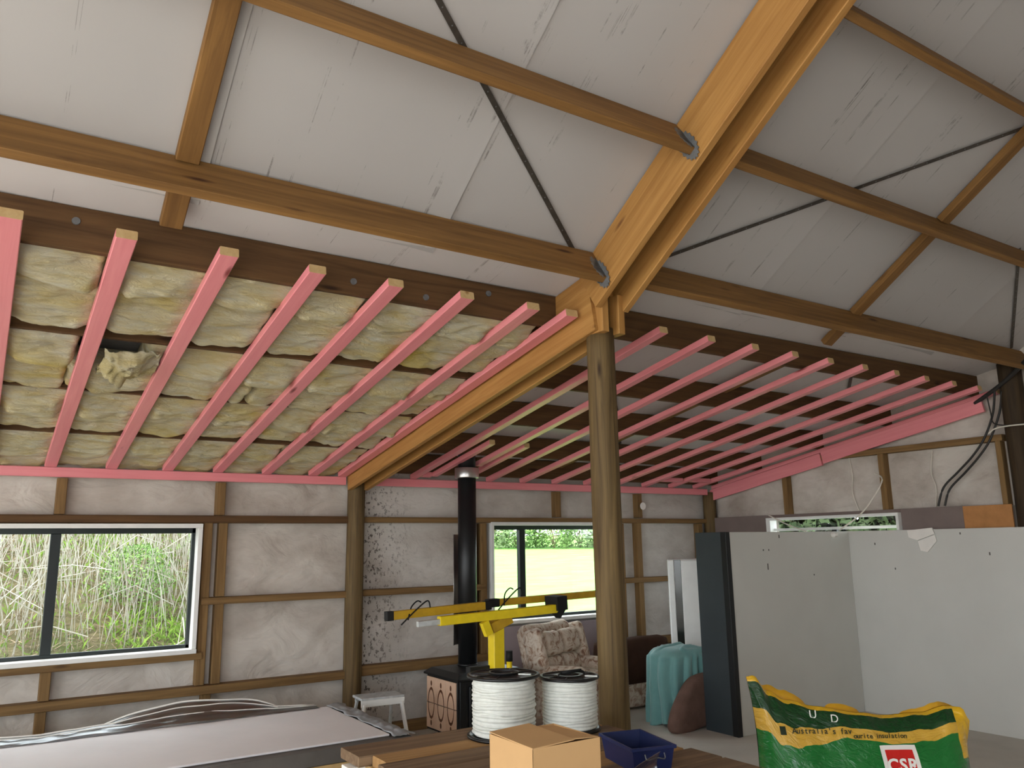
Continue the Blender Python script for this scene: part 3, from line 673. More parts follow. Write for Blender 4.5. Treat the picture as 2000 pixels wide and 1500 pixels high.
for k, (pp, lb) in enumerate(([[(4.72, 1.83), (4.46, 1.85), (4.44, 1.79), (4.62, 1.73), (4.71, 1.76)], 'upper flap of torn white plasterboard on the partition edge'], [[(4.62, 1.722), (4.44, 1.78), (4.43, 1.72), (4.53, 1.615), (4.60, 1.63)], 'lower flap of torn white plasterboard on the partition edge'])):
    n_ = len(pp); v = [(7.832+.002*k, y, z) for y, z in pp]+[(7.820+.003*k-.012*(1.83-z), y, z) for y, z in pp]
    tag(link('plaster_flake', mesh('plaster_flake', v, [tuple(range(n_)), tuple(range(2*n_-1, n_-1, -1))]+[(i, n_+i, n_+(i+1) % n_, (i+1) % n_) for i in range(n_)]), M['white_scrap']), lb, 'plaster scrap', 'torn plasterboard flaps')
# ------------------------------------------------------------------ wood burner, flue
st = empty('wood_burner', (3.90, 6.66, 0)); tag(st, 'black wood burner with ornamental tiled side beside the back wall', 'stove')
box('pedestal', -.26, .26, -.22, .24, 0, .13, M['black_iron'], st); box('hearth_plate', -.40, .40, -.40, .36, 0, .02, M['concrete'], st)
box('body', -.33, .33, -.29, .27, .13, .60, M['black_iron'], st, .012)
tp = link('top_plate', mesh('top_plate', [(-.37, -.33, .60), (.37, -.33, .60), (.37, .31, .60), (-.37, .31, .60), (-.37, -.33, .615), (.37, -.33, .615), (.37, .31, .615), (-.37, .31, .615), (-.31, -.25, .655), (.31, -.25, .655), (.31, .27, .655), (-.31, .27, .655)],
     [(3, 2, 1, 0), (0, 1, 5, 4), (1, 2, 6, 5), (2, 3, 7, 6), (3, 0, 4, 7), (4, 5, 9, 8), (5, 6, 10, 9), (6, 7, 11, 10), (7, 4, 8, 11), (8, 9, 10, 11)]), M['black_iron'], st)
dr = box('door', -.24, .24, -.315, -.29, .20, .55, M['black_iron'], st, .006); box('door_glass', -.17, .17, -.022, -.0135, -.11, .12, M['dark_glass'], dr); box('door_handle', .19, .21, -.05, -.013, -.05, .06, M['galv'], dr)
sd = box('side_frame', -.352, -.33, -.29, .27, .13, .595, M['black_iron'], st)
for c in range(3):
    for rr in range(2):
        yc = -.285+.09+c*.182; z0, z1 = (.150, .360) if rr == 0 else (.366, .585)
        me = box_me('side_tile', -.006, .006, -.0885, .0885, z0-.363, z1-.363, .002); link('side_tile', me, M['tile'], st, (-.358, yc, .363))
fl_ = empty('stove_flue', (3.90, 6.80, .655)); tag(fl_, 'tall black flue pipe rising from the wood burner to a silver collar', 'flue')
cyl('pipe', (0, 0, 0), (0, 0, 1.78), .088, .088, M['black_iron'], fl_, 32); cyl('pipe_seam_ring', (0, 0, .0), (0, 0, .02), .094, .094, M['black_iron'], fl_, 32)
lathe('collar', [(.09, 1.735), (.116, 1.735), (.118, 1.742), (.118, 1.83), (.114, 1.835), (.09, 1.835)], M['silver'], fl_, 40); cyl('pipe_upper', (0, 0, 1.78), (0, 0, 2.30), .086, .086, M['black_iron'], fl_, 32)
sh = []
n_ = 14
v = []
for s, r in ((0, .128), (1, .131)):
    for zz in (.18, 1.20):
        for k in range(n_+1):
            a = R(20+140*k/n_); v.append((r*math.cos(a), r*math.sin(a), zz))
m_ = n_+1; f = [(k, k+1, m_+k+1, m_+k) for k in range(n_)]+[(2*m_+m_+k, 2*m_+m_+k+1, 2*m_+k+1, 2*m_+k) for k in range(n_)]+[(m_+k, m_+k+1, 3*m_+k+1, 3*m_+k) for k in range(n_)]+[(2*m_+k, 2*m_+k+1, k+1, k) for k in range(n_)]+[(0, m_, 3*m_, 2*m_), (m_-1, 3*m_-1, 4*m_-1, 2*m_-1)]
link('heat_shield', mesh('heat_shield', v, f), M['silver'], fl_, None, True)
# ------------------------------------------------------------------ step stool
ss = empty('step_stool', (2.93, 6.62, 0), R(-4)); tag(ss, 'small white aluminium step stool below the back wall pole', 'step stool')
box('top_step', -.19, .19, -.11, .12, .505, .525, M['alu'], ss, .004); box('front_apron', -.19, .19, -.115, -.10, .455, .507, M['white_paint'], ss); box('rear_apron', -.17, .17, .105, .118, .47, .507, M['alu'], ss)
for s in (-1, 1):
    beam('leg', (s*.165, -.105, .47), (s*.21, -.24, 0), .022, .045, M['white_paint'], ss, (0, 1, 0)); beam('leg', (s*.155, .10, .48), (s*.19, .26, 0), .02, .035, M['alu'], ss, (0, 1, 0))
    beam('brace', (s*.19, -.20, .16), (s*.18, .19, .24), .006, .02, M['alu'], ss)
box('lower_step', -.19, .19, -.225, -.10, .235, .255, M['alu'], ss, .004)
# ------------------------------------------------------------------ panel lifter
gl = empty('panel_lifter', (3.10, 5.0, 0)); tag(gl, 'yellow plasterboard lifter with folded arms standing before the stove', 'lifter')
def gb(nm, p0, p1, w, h, m, upv=(0, 0, 1), par=None): return beam(nm, p0, p1, w, h, M[m], par or gl, upv, None, .003)
gb('mast', (0, 0, .10), (0, 0, 1.20), .085, .085, 'yellow', (0, 1, 0)); gb('inner_mast', (0, .0, 1.10), (0, 0, 1.245), .065, .065, 'yellow_dull', (0, 1, 0))
gb('main_beam', (-.48, -.05, 1.255), (.49, -.05, 1.285), .055, .06, 'yellow'); gb('beam_tongue', (-.64, -.05, 1.245), (-.46, -.05, 1.252), .035, .035, 'alu')
gb('gusset', (-.13, -.05, 1.23), (-.09, -.05, 1.14), .06, .04, 'yellow', (0, 1, 0)); gb('pivot_head', (-.06, -.01, 1.18), (.10, -.01, 1.24), .09, .07, 'yellow_dull')
a1 = gb('left_arm', (-.76, .10, 1.297), (-.03, .10, 1.325), .05, .055, 'yellow_dull'); a2 = gb('right_arm', (.05, .12, 1.338), (1.02, .12, 1.360), .05, .05, 'yellow_dull')
gb('arm_cap', (-.80, .10, 1.295), (-.755, .10, 1.297), .056, .06, 'rubber'); gb('arm_cap', (-.04, .10, 1.325), (.01, .10, 1.327), .056, .062, 'rubber'); gb('arm_cap', (.0, .12, 1.337), (.09, .12, 1.339), .058, .058, 'rubber')
gb('end_bracket', (.47, -.02, 1.32), (.56, -.02, 1.325), .16, .10, 'rubber'); gb('bracket_lug', (.49, -.05, 1.23), (.55, -.05, 1.30), .06, .05, 'rubber')
for x0, z0 in ((-.72, 1.24), (.04, 1.295)):
    w_ = tube('wire_hook', [(x0, .03, z0), (x0+.10, .06, z0+.07), (x0+.20, .08, z0+.135), (x0+.235, .09, z0+.135), (x0+.245, .09, z0+.09)], .005, M['rubber'], gl, 6, 4)
    tube('wire_hook', [(x0+.05, .03, z0+.03), (x0+.12, .13, z0+.10), (x0+.17, .14, z0+.14), (x0+.20, .14, z0+.13)], .005, M['rubber'], gl, 6, 4)
cyl('crank_post', (.075, -.05, .76), (.075, -.05, .98), .02, .02, M['yellow'], gl, 16); cyl('crank_grip', (.075, -.05, .95), (.075, -.05, 1.02), .024, .024, M['rubber'], gl, 16)
gb('winch_shelf', (-.20, .05, .905), (-.04, .05, .905), .06, .04, 'rubber')
for k in range(3):
    a = R(90+120*k); gb('leg', (0, 0, .14), (.5*math.cos(a), .5*math.sin(a), .09), .05, .05, 'yellow'); cyl('castor', (.5*math.cos(a)-.015, .5*math.sin(a), .04), (.5*math.cos(a)+.015, .5*math.sin(a), .04), .04, .04, M['rubber'], gl, 16)
# ------------------------------------------------------------------ armchairs
ac = empty('armchair', (5.10, 6.62, 0), R(24)); tag(ac, 'floral upholstered armchair under the lawn window', 'armchair')
def puff(amp, f, s):
    def fn(q): return q+q.normalized()*amp*noise.noise(q*f+Vector((s, 0, 0)))
    return fn
# local: faces -Y, width X
rbox('base', .88, .66, .30, .06, M['floral'], ac, (0, .07, .20)); rbox('seat_cushion', .58, .52, .17, .07, M['floral'], ac, (0, 0, .42), (R(4), 0, 0), 9, puff(.015, 6, 1))
rbox('backrest', .88, .20, .70, .09, M['floral'], ac, (0, .36, .62), (R(-14), 0, 0), 9, puff(.015, 4, 2))
for k, (x, z, w) in enumerate(((-.17, .78, .34), (.17, .78, .34), (-.17, .55, .34), (.17, .55, .34))): rbox('back_cushion', w, .17, .24, .08, M['floral'], ac, (x, .255+.05*(z-.6), z), (R(-14), 0, 0), 8, puff(.02, 8, k))
for s in (-1, 1): rbox('arm', .17, .62, .42, .08, M['floral'], ac, (s*.37, .06, .40), (0, 0, 0), 8, puff(.012, 5, s+3)); rbox('wing', .12, .22, .40, .055, M['floral'], ac, (s*.41, .28, .74), (R(-14), 0, R(s*8)), 8)
sf = empty('sofa', (6.03, 7.13, 0), R(180)); tag(sf, 'small sofa with dark brown back half hidden behind the centre pole', 'sofa')
rbox('base', 1.0, .50, .26, .05, M['floral'], sf, (0, 0, .15)); rbox('backrest', 1.0, .18, .50, .075, M['dark_fabric'], sf, (0, .18, .49), (R(-4), 0, 0), 9, puff(.010, 4, 6))
for s in (-1, 1): rbox('arm', .18, .44, .34, .08, M['floral'], sf, (s*.40, -.05, .36), (0, 0, 0), 8)
rbox('seat_cushion', .60, .38, .14, .06, M['floral'], sf, (0, -.08, .33), (0, 0, 0), 8)
rc_ = empty('recliner', (6.06, 6.22, 0)); tag(rc_, 'brown suede recliner half covered by a teal blanket', 'armchair')
rbox('base', .58, .32, .40, .07, M['brown_fabric'], rc_, (.02, .0, .21)); rbox('backrest', .52, .32, .50, .12, M['brown_fabric'], rc_, (.04, .0, .42), (0, 0, 0), 9, puff(.01, 5, 4))
def armfn(q):
    q = q.copy(); t = (q.z+.24)/.48; q.x += (.30*t*t)*(1 if q.x < .05 else .25); q.z += .02*math.sin(q.x*9); return q
rbox('arm', .66, .15, .48, .07, M['brown_fabric'], rc_, (-.20, -.345, .24), (0, 0, 0), 12, armfn)
# teal blanket thrown over the recliner: dome on top, folded skirt below
nu, nv = 96, 50; v = []; f = []
for i in range(nu+1):
    ph = R(95+215*i/nu); c, s_ = math.cos(ph), math.sin(ph)
    Rr = 1/((abs(c)/.37)**2.5+(abs(s_)/.215)**2.5)**(1/2.5)
    for j in range(nv+1):
        t = j/nv
        if t < .42: k = t/.42; r = Rr*(.04+.96*k); z = .735-.035*k**2-.055*k**6
        else:
            k = (t-.42)/.58; r = Rr*(1.02+.03*k); z = .645-.625*k*(1+.05*math.sin(ph*5))
            r += (.016+.030*k)*math.sin(ph*17+1.6*nz(ph*1.5, k*1.2))+.02*nz(ph*3, k*2, 4)
        z += .018*nz(c*r*6, s_*r*6, 2)+(.022*max(0, 1-abs(nz(c*r*3+.4, s_*r*7, 6))*6) if t < .5 else 0)
        v.append((c*r, s_*r, max(z, .015)))
for i in range(nu):
    for j in range(nv):
        a = i*(nv+1)+j; f.append((a, a+1, a+nv+2, a+nv+1))
bl = link('blanket', mesh('blanket', v, f), M['blanket'], None, None, True); tag(bl, 'teal fleece blanket thrown over the recliner', 'blanket')
bl.location = (6.09, 6.23, -.02)
sm = bl.modifiers.new('thick', 'SOLIDIFY'); sm.thickness = .012; sm.offset = 1
# ------------------------------------------------------------------ fridge
ang = math.atan2(-.40, .43)
fr = empty('fridge', (6.655, 6.51, 0), ang); tag(fr, 'white fridge with a dark handle strip behind the charcoal board', 'fridge')
box('body', -.31, .31, .05, .60, .03, 1.56, M['white_paint'], fr, .012); box('door', -.17, .31, .0, .048, .06, 1.555, M['white_paint'], fr, .012); box('edge_strip', -.31, -.245, .0, .048, .06, 1.555, M['white_paint'], fr, .008); box('handle_channel', -.245, -.17, .018, .049, .06, 1.555, M['dark_glass'], fr, .003)
for x in (-.26, .26): box('foot', x-.03, x+.03, .10, .16, 0, .03, M['rubber'], fr); box('foot', x-.03, x+.03, .50, .56, 0, .03, M['rubber'], fr)
# ------------------------------------------------------------------ plasterboard stack with polythene
bs = empty('plasterboard_stack', (.70, 5.88, 0)); tag(bs, 'low stack of wrapped boards on timber bearers along the back wall', 'board stack')
SX0, SX1 = -1.9, 1.86
box('wrapped_stack', SX0, SX1, -.66, .60, .40, .495, M['wrap'], bs, .004); box('kraft_layer', SX0, SX1-.12, -.665, .58, .35, .399, M['kraft'], bs, .003); box('dark_layer', SX0, SX1-.14, -.66, .58, .315, .349, M['charcoal_dark'], bs, .003)
for x in (-1.5, -.4, .7, 1.5): box('bearer', x-.05, x+.05, -.60, .55, .215, .314, M['stud'], bs)
box('lower_stack', SX0, SX1-.2, -.62, .56, .10, .214, M['charcoal'], bs, .004)
for x in (-1.5, -.4, .7, 1.5): box('floor_bearer', x-.05, x+.05, -.60, .55, 0, .099, M['stud'], bs)
# torn paper edge with print along the near side
v = []; f = []; n_ = 60
for i in range(n_+1):
    x = SX0+(SX1-.14-SX0)*i/n_; zz = .30+.02*nz(x*6, 3); v += [(x, -.672, .345), (x, -.674-.012*abs(nz(x*9, 1)), zz)]
for i in range(n_): f.append((2*i, 2*i+1, 2*i+3, 2*i+2))
link('torn_wrapper', mesh('torn_wrapper', v, f), M['white_scrap'], bs)
sh_ = box('plasterboard_sheet', -1.3, 2.43, 5.30, 6.48, .497, .51, M['gib']); tag(sh_, 'large white plasterboard sheet lying flat on the wrapped stack', 'plasterboard')
def ribbon(name, fn, nu, nv, mat, label, cat, th=.002):
    v = [fn(i/nu, j/nv) for i in range(nu+1) for j in range(nv+1)]; f = [(i*(nv+1)+j, (i+1)*(nv+1)+j, (i+1)*(nv+1)+j+1, i*(nv+1)+j+1) for i in range(nu) for j in range(nv)]
    o = link(name, mesh(name, v, f), mat, None, None, True); tag(o, label, cat); m = o.modifiers.new('thick', 'SOLIDIFY'); m.thickness = th; return o
def pl1(u, w):
    x = -1.0+3.35*u; env = math.sin(math.pi*min(1, .06+u*.95))**.7
    h = .075*env*(.75+.35*math.sin(u*9.5+.4)+.25*nz(u*6, 2))
    return (x, 6.44+.17*w+.02*nz(x*3, w*2), .516+h*math.sin(math.pi*(.02+.60*w))+.008*nz(x*9, w*5))
PA = ribbon('polythene_sheet', pl1, 110, 12, M['grey_plastic'], 'rumpled clear polythene rising behind the plasterboard sheet', 'plastic sheet')
def pl1b(u, w):
    x = .78+1.30*u; h = .125*math.sin(math.pi*u)**.7
    return (x, 6.50+.12*w+.03*nz(x*3, 9), .52+h*math.sin(math.pi*(.05+.5*w))+.01*nz(x*4, w*4, 3))
PB = ribbon('polythene_sheet', pl1b, 60, 10, M['grey_plastic'], 'folded loop of clear polythene below the low girt', 'plastic sheet')
def pl2(u, w):
    y = 5.20+1.32*u; x = 2.435+.13*w
    return (x+.03*nz(y*7, w*2), y, .512+.035*abs(nz(y*8, w*3))*math.sin(math.pi*w)+.012*math.sin(y*30)*w*(1-w))
ribbon('polythene_strip', pl2, 60, 8, plain('grey_polythene', C(150, 152, 154), .35, 0, .5, .1, 10), 'grey rumpled polythene strip at the right end of the plasterboard', 'plastic sheet')
# white welt edges of the polythene
for fn, par in ((pl1, PA), (pl1b, PB)):
    for w_ in (.78, .45): tube('folded_edge', [Vector(fn(i/30, w_))+Vector((0, 0, .004)) for i in range(31)], .006 if w_ > .6 else .004, M['logo_white'], par, 6, 1)
# ------------------------------------------------------------------ plank table and what stands on it
tb = empty('plank_table', (2.10, 2.85, 0)); tag(tb, 'rough bench of weathered planks in the foreground', 'table')
py = 3.74
for k, (w, m, e0, e1) in enumerate(((.225, 'plank', 0, .02), (.15, 'fresh_plank', .06, -.02), (.19, 'plank', .02, .0), (.20, 'plank', .03, .02), (.19, 'fresh_plank', .0, -.03), (.2, 'plank', .02, .0), (.2, 'plank', .0, 0), (.2, 'fresh_plank', .03, 0))):
    y = py-w/2-2.85; beam('plank', (1.47+e0-2.10, y, .8275), (2.735+e1-2.10, y, .8275), w-.008, .045, M[m], tb, ch=.006); py -= w
for x in (1.56, 2.62): beam('bearer', (x-2.10, py-2.85+.05, .755), (x-2.10, 3.70-2.85, .755), .09, .098, M['pine_end'], tb)
for y in (3.60, 3.42): beam('bearer_end', (1.44-2.10, y-2.85, .75), (1.515-2.10, y-2.85, .75), .09, .10, M['white_scrap'], tb)
for x in (1.56, 2.62):
    for y in (py+.12, 3.60): beam('leg', (x-2.10, y-2.85, 0), (x-2.10, y-2.85, .705), .09, .09, M['pine_end'], tb, (0, 1, 0))
def reel(loc, R_, r_, H, label, turns, seed, fray):
    e = empty('cable_reel', loc); tag(e, label, 'cable reel', 'white cable reels')
    th = .014
    for nm, z0 in (('bottom_flange', 0), ('top_flange', H-th)):
        lathe(nm, [(.05, z0), (R_-.004, z0), (R_, z0+.004), (R_, z0+th-.004), (R_-.004, z0+th), (R_-.016, z0+th), (R_-.018, z0+th-.004), (.075, z0+th-.004), (.073, z0+th+.003), (.05, z0+th+.003), (.05, z0)], M['reel_black'], e, 56)
    for k in range(8):
        a = 2*math.pi*k/8; beam('flange_rib', (.075*math.cos(a), .075*math.sin(a), H-.003), ((R_-.017)*math.cos(a), (R_-.017)*math.sin(a), H-.003), .006, .006, M['reel_black'], e, ch=.001)
    cyl('hub', (0, 0, .004), (0, 0, H-.004), .052, .052, M['reel_black'], e, 24)
    n = 72; z0, z1 = th+.001, H-th-.001; pr = (z1-z0)/turns; v = []; f = []; st_ = 6
    for i in range(turns*st_+1):
        t = i/st_; ti = int(min(t, turns-1)); fr_ = t-ti
        for k in range(n):
            a = 2*math.pi*k/n
            rr = r_+.5*pr*math.sin(math.pi*fr_)*.9+.0035*nz(ti*3.1+seed, math.cos(a)*1.3, math.sin(a)*1.3)+fray*max(0, nz(ti*7.7+seed, math.cos(a)*2.5, math.sin(a)*2.5))
            dz = pr*.55*nz(ti*.6+seed, math.cos(a), math.sin(a)+5)
            v.append((rr*math.cos(a), rr*math.sin(a), max(z0, min(z1, z0+pr*t+dz))))
    for i in range(turns*st_):
        for k in range(n): f.append((i*n+k, i*n+(k+1) % n, (i+1)*n+(k+1) % n, (i+1)*n+k))
    link('cable_winding', mesh('cable_winding', v, f), M['rope'], e, None, True)
    tube('cable_tail', [(.03, -.09, H+.004), (.05, -.12, H+.004), (.06, -.15, H+.006)], .004, M['rope'], e, 6)
    return e
r1 = reel((2.19, 3.47, .851), .178, .145, .285, 'larger reel of white cable standing left on the plank bench', 15, 2, .010)
lathe('hub_ring', [(.062, .288), (.075, .290), (.075, .294), (.062, .294), (.062, .288)], M['reel_black'], r1, 40)
r2_ = reel((2.525, 3.385, .851), .150, .130, .255, 'smaller reel of white cable beside the centre pole', 15, 8, .002)
cyl('carry_bar', (-.06, -.02, .275), (.06, -.02, .275), .008, .008, M['rubber'], r2_, 12)
for s in (-1, 1): tube('bar_hook', [(s*.06, -.02, .275), (s*.075, -.02, .268), (s*.08, -.02, .258), (s*.07, -.02, .252)], .004, M['rubber'], r2_, 6, 4)
# cardboard box
cb = empty('cardboard_box', (1.702, 2.437, .851)); tag(cb, 'small plain cardboard box with loose flaps on the plank bench', 'box')
bw, bd_, bh = .14, .136, .247
for nm, q in (('side_panel', (-bw, bw, -bd_, -bd_+.004, 0, bh)), ('side_panel', (-bw, bw, bd_-.004, bd_, 0, bh)), ('side_panel', (-bw, -bw+.004, -bd_, bd_, 0, bh)), ('side_panel', (bw-.004, bw, -bd_, bd_, 0, bh)), ('bottom_panel', (-bw, bw, -bd_, bd_, 0, .004))): box(nm, *q, M['cardboard'], cb, .001)
fa = box('top_flap', -bw, .03, -bd_, bd_, bh, bh+.004, M['cardboard'], cb, .001); fa.rotation_euler = (R(1.2), R(-2.4), 0); fa.location.z += .004
fb = box('top_flap', .032, bw, -bd_+.01, bd_, bh, bh+.004, M['cardboard'], cb, .001); fb.rotation_euler = (R(-1.5), R(4.0), 0); fb.location.z += -.003
box('inner_flap', -bw+.006, bw-.006, -bd_+.005, -.01, bh-.012, bh-.009, M['cardboard_in'], cb, .001)
# blue bin
bb = empty('blue_bin', (2.37, 2.72, .851), R(-14)); bb.scale = (.86, .86, .95); tag(bb, 'small navy plastic storage bin on the plank bench', 'bin')
def tray(w0, d0, w1, d1, h, t, name, mat, par):
    def ring(w, d, z): return [(-w, -d, z), (w, -d, z), (w, d, z), (-w, d, z)]
    v = ring(w0, d0, 0)+ring(w1, d1, h)+ring(w1-t, d1-t, h)+ring(w0-t, d0-t, t); f = [(3, 2, 1, 0)]
    for a, b in ((0, 4), (4, 8), (8, 12)):
        for k in range(4): f.append((a+k, a+(k+1) % 4, b+(k+1) % 4, b+k))
    f.append((12, 13, 14, 15)); return link(name, mesh(name, v, f), mat, par)
tray(.095, .155, .110, .172, .10, .004, 'tub', M['blue'], bb)
for nm, q in (('rim', (-.118, .118, -.180, -.170, .088, .102)), ('rim', (-.118, .118, .170, .180, .088, .102)), ('rim', (-.118, -.108, -.170, .170, .088, .102)), ('rim', (.108, .118, -.170, .170, .088, .102))): box(nm, *q, M['blue'], bb, .002)
tube('wire_handle', [(-.05, -.178, .075), (-.045, -.19, .055), (0, -.192, .062), (.045, -.19, .055), (.05, -.178, .075)], .003, M['galv'], bb, 6)
def clr(u, w): return (2.05+.20*u, 2.47-.03*u+.03*math.sin(w*3), .853+.115*w*(.35+.65*u)+.004*nz(u*4, w*4))
ribbon('clear_plastic_lid', clr, 14, 10, M['clear_plastic'], 'bent clear plastic cover leaning before the navy bin', 'plastic cover', .0015)
sc_ = empty('loose_screw', (2.36, 2.50, .858)); tag(sc_, 'small shiny metal fitting lying right of the navy bin', 'fitting')
cyl('shank', (0, 0, 0), (.035, .01, 0), .004, .003, M['screw'], sc_, 8); cyl('head', (-.006, -.002, 0), (0, 0, 0), .007, .007, M['screw'], sc_, 12); lathe('washer', [(.005, -.006), (.012, -.006), (.012, -.003), (.005, -.003), (.005, -.006)], M['screw'], sc_, 16, (.03, -.02, 0))
# ------------------------------------------------------------------ insulation pack (green and yellow bag)
bag = empty('insulation_bag', (4.17, 2.92, 0), math.atan2(-.56, .83)); tag(bag, 'glossy green and yellow printed insulation bag before the white partition', 'bag')
nu, nv = 90, 60; v = []; f = []; uvs = []
def top_h(u):
    pts = [(0, 1.0), (.035, 1.005), (.09, .925), (.18, .875), (.3, .845), (.5, .81), (.62, .79), (.8, .80), (.9, .835), (.97, .83), (1, .76)]
    for (a, b), (c, d) in zip(pts, pts[1:]):
        if a <= u <= c: t = (u-a)/(c-a); t = t*t*(3-2*t); return b+(d-b)*t
    return pts[-1][1]
def bag_pt(u, w, s):
    th = top_h(u); z = th*w
    wid = .60-.035*(1-max(0, (w-.55)/.45)**2)-.05*max(0, .15-w)
    x = (-.60 if u < 0 else -wid+2*wid*u) if w < .75 else -wid+2*wid*u
    e = 1-abs(2*u-1)**5; d = (th-z)                                # distance below the crimped top
    T = .215*max(0, e)**.6*min(1, (d/.34))**.62*(1 if w > .08 else (w/.08)**.4)
    y = s*(T+.004)+.018*nz(u*5, z*5, 3)*(1 if s < 0 else .3)*min(1, d*6)+.025*math.sin(u*9+1)*max(0, 1-d/.15)+.012*nz(u*22, d*9, 5)*max(0, 1-d/.25)
    return Vector((x, y, z)), d
for s in (-1, 1):
    for i in range(nu+1):
        for j in range(nv+1):
            w = (j/nv)**.8; p, d = bag_pt(i/nu, w, s); v.append(p); uvs.append((i/nu, d if s < 0 else max(0, d-.05)*.3))
N = (nu+1)*(nv+1)
for i in range(nu):
    for j in range(nv):
        a = i*(nv+1)+j; f.append((a, a+nv+1, a+nv+2, a+1)); f.append((N+a, N+a+1, N+a+nv+2, N+a+nv+1))
me = mesh('bag_body', v, f); ul = me.uv_layers.new(name='UVMap')
for lp in me.loops: ul.data[lp.index].uv = uvs[lp.vertex_index]
bg_ = link('bag_body', me, M['bag'], bag, None, True)
# back flaps of the bag showing over the front crimp
def flap(name, us, h, yy):
    v = []; n_ = 20
    for i in range(n_+1):
        u = us[0]+(us[1]-us[0])*i/n_; x = -.60+1.2*u; t = top_h(u); k = math.sin(math.pi*i/n_)**.6
        v += [(x, yy, t-.05), (x, yy+.02+.01*nz(u*20, 1), t-.01+h*k+.008*nz(u*30, 4))]
    o = link(name, mesh(name, v, [(2*i, 2*i+2, 2*i+3, 2*i+1) for i in range(n_)]), plain('yellow_bag_plastic', C(226, 170, 44), .3, 0, .5, .06, 8), bag, None, True); m = o.modifiers.new('thick', 'SOLIDIFY'); m.thickness = .004
flap('back_flap', (.06, .28), .05, .05); flap('back_flap', (.36, .52), .035, .03); flap('back_flap', (.70, .96), .03, .03)
# printing
def text(s, size, loc, mat, parent, name='printing', bold=0.0, rot=(R(90), 0, 0), sx=1.0):
    cu = bpy.data.curves.new(name, 'FONT'); cu.body = s; cu.size = size; cu.align_x = 'CENTER'; cu.align_y = 'CENTER'; cu.offset = bold; cu.extrude = .0006; cu.resolution_u = 3; cu.space_character = 1.12 if bold > .001 else 1.0
    tmp = bpy.data.objects.new('tmp', cu); COL.objects.link(tmp); dg = bpy.context.evaluated_depsgraph_get(); me = bpy.data.meshes.new_from_object(tmp.evaluated_get(dg)); bpy.data.objects.remove(tmp)
    me.transform(Matrix.Diagonal((sx, 1, 1, 1))); me.materials.clear(); o = link(name, me, mat, parent, loc); o.rotation_euler = rot; return o
def on_bag(u, z, lift=.006):
    w = z/top_h(u); p, d = bag_pt(u, w, -1); return Vector((p.x, p.y-lift, z))
def front(x0, x1, z0, z1, name, mat, lift):
    """small print patch following the bag's front"""
    v = []; n_ = 8; m_ = 6
    for i in range(n_+1):
        for j in range(m_+1):
            x = x0+(x1-x0)*i/n_; z = z0+(z1-z0)*j/m_; p = on_bag((x+.57)/1.14, z, lift); v.append((x, p.y, z))
    return link(name, mesh(name, v, [(i*(m_+1)+j, (i+1)*(m_+1)+j, (i+1)*(m_+1)+j+1, i*(m_+1)+j+1) for i in range(n_) for j in range(m_)]), mat, bag)
front(.045, .235, .45, .665, 'logo_border', M['logo_white'], .006); front(.068, .212, .46, .645, 'logo_square', M['logo_red'], .009)
p = on_bag((.14+.57)/1.14, .575, .014); t_ = text('CSR', .085, (.14, p.y, .575), M['logo_white'], bag, 'logo_letters', .0026, (R(90-18), 0, 0))
def arc_text(s, x0, dx, z, size, mat, dzs):
    for k, ch in enumerate(s):
        if ch == ' ': continue
        x = x0+dx*k; zz = z+dzs(x); p = on_bag((x+.57)/1.14, zz, .007); text(ch, size, (x, p.y, zz), mat, bag, 'letter', .0004, (R(75), 0, 0))
arc_text("Australia's fav", -.40, .0215, .742, .042, M['print_dark'], lambda x: -.03*(x+.39)+.03*max(0, x+.15)); arc_text('ourite insulation', -.075, .0175, .712, .036, M['print_dark'], lambda x: -.03*(x+.09))
front(-.475, -.445, .725, .765, 'leaf_mark', M['print_dark'], .006)

for ch, x, z in (('U', -.275, .812), ('D', -.165, .792)): p = on_bag((x+.57)/1.14, z, .007); text(ch, .06, (x, p.y, z), M['logo_white'], bag, 'letter', .0, (R(80), 0, R(-3)))
# ------------------------------------------------------------------ outdoors
def sm_(a, b, x): t = max(0, min(1, (x-a)/(b-a))); return t*t*(3-2*t)
def ground_z(x, y):
    lawn = -.05+max(0, y-8.2)*.062 if y < 40 else -.05+31.8*.062+(y-40)*.02
    bank = -.05+.10*max(0, y-8.2)+1.6*sm_(9.3, 13.4, y)+.35*sm_(13, 22, y)+.10*nz(x*.8, y*.8)
    k = sm_(3.4, 6.2, x-.22*(y-9)); base = bank*(1-k)+lawn*k
    return base if y > 7.7 else -.05
xs = [-22+1.0*i for i in range(18)]+[-4+.35*i for i in range(40)]+[10+1.6*i for i in range(36)]; ys = [7.66]+[8+.3*i for i in range(24)]+[15.2+1.2*i for i in range(12)]+[29.6+3.5*i for i in range(16)]
v = [(x, y, ground_z(x, y)) for x in xs for y in ys]; m_ = len(ys)
f = [(i*m_+j, (i+1)*m_+j, (i+1)*m_+j+1, i*m_+j+1) for i in range(len(xs)-1) for j in range(m_-1)]
me = mesh('ground', v, f); me.materials.append(M['lawn']); me.materials.append(M['bank'])
for p in me.polygons:
    c = p.center; p.material_index = 1 if sm_(3.4, 6.2, c.x-.22*(c.y-9)) < .45 and c.y < 20 else 0
tag(link('ground', me, None, None, None, True), 'green lawn and scrubby bank outside the windows', kind='structure')
yd = mesh('yard', [(-60, -60, -.06), (60, -60, -.06), (60, 7.7, -.06), (-60, 7.7, -.06)], [(0, 1, 2, 3)]); tag(link('yard', yd, M['gravel']), 'pale gravel yard around the shed', kind='structure')
rg = random.Random(11); V = []; F = []
def addtube(pts, r, n=3):
    vv, ff = tube_geo(pts, r, n); b = len(V); V.extend(vv); F.extend([tuple(b+i for i in q) for q in ff])
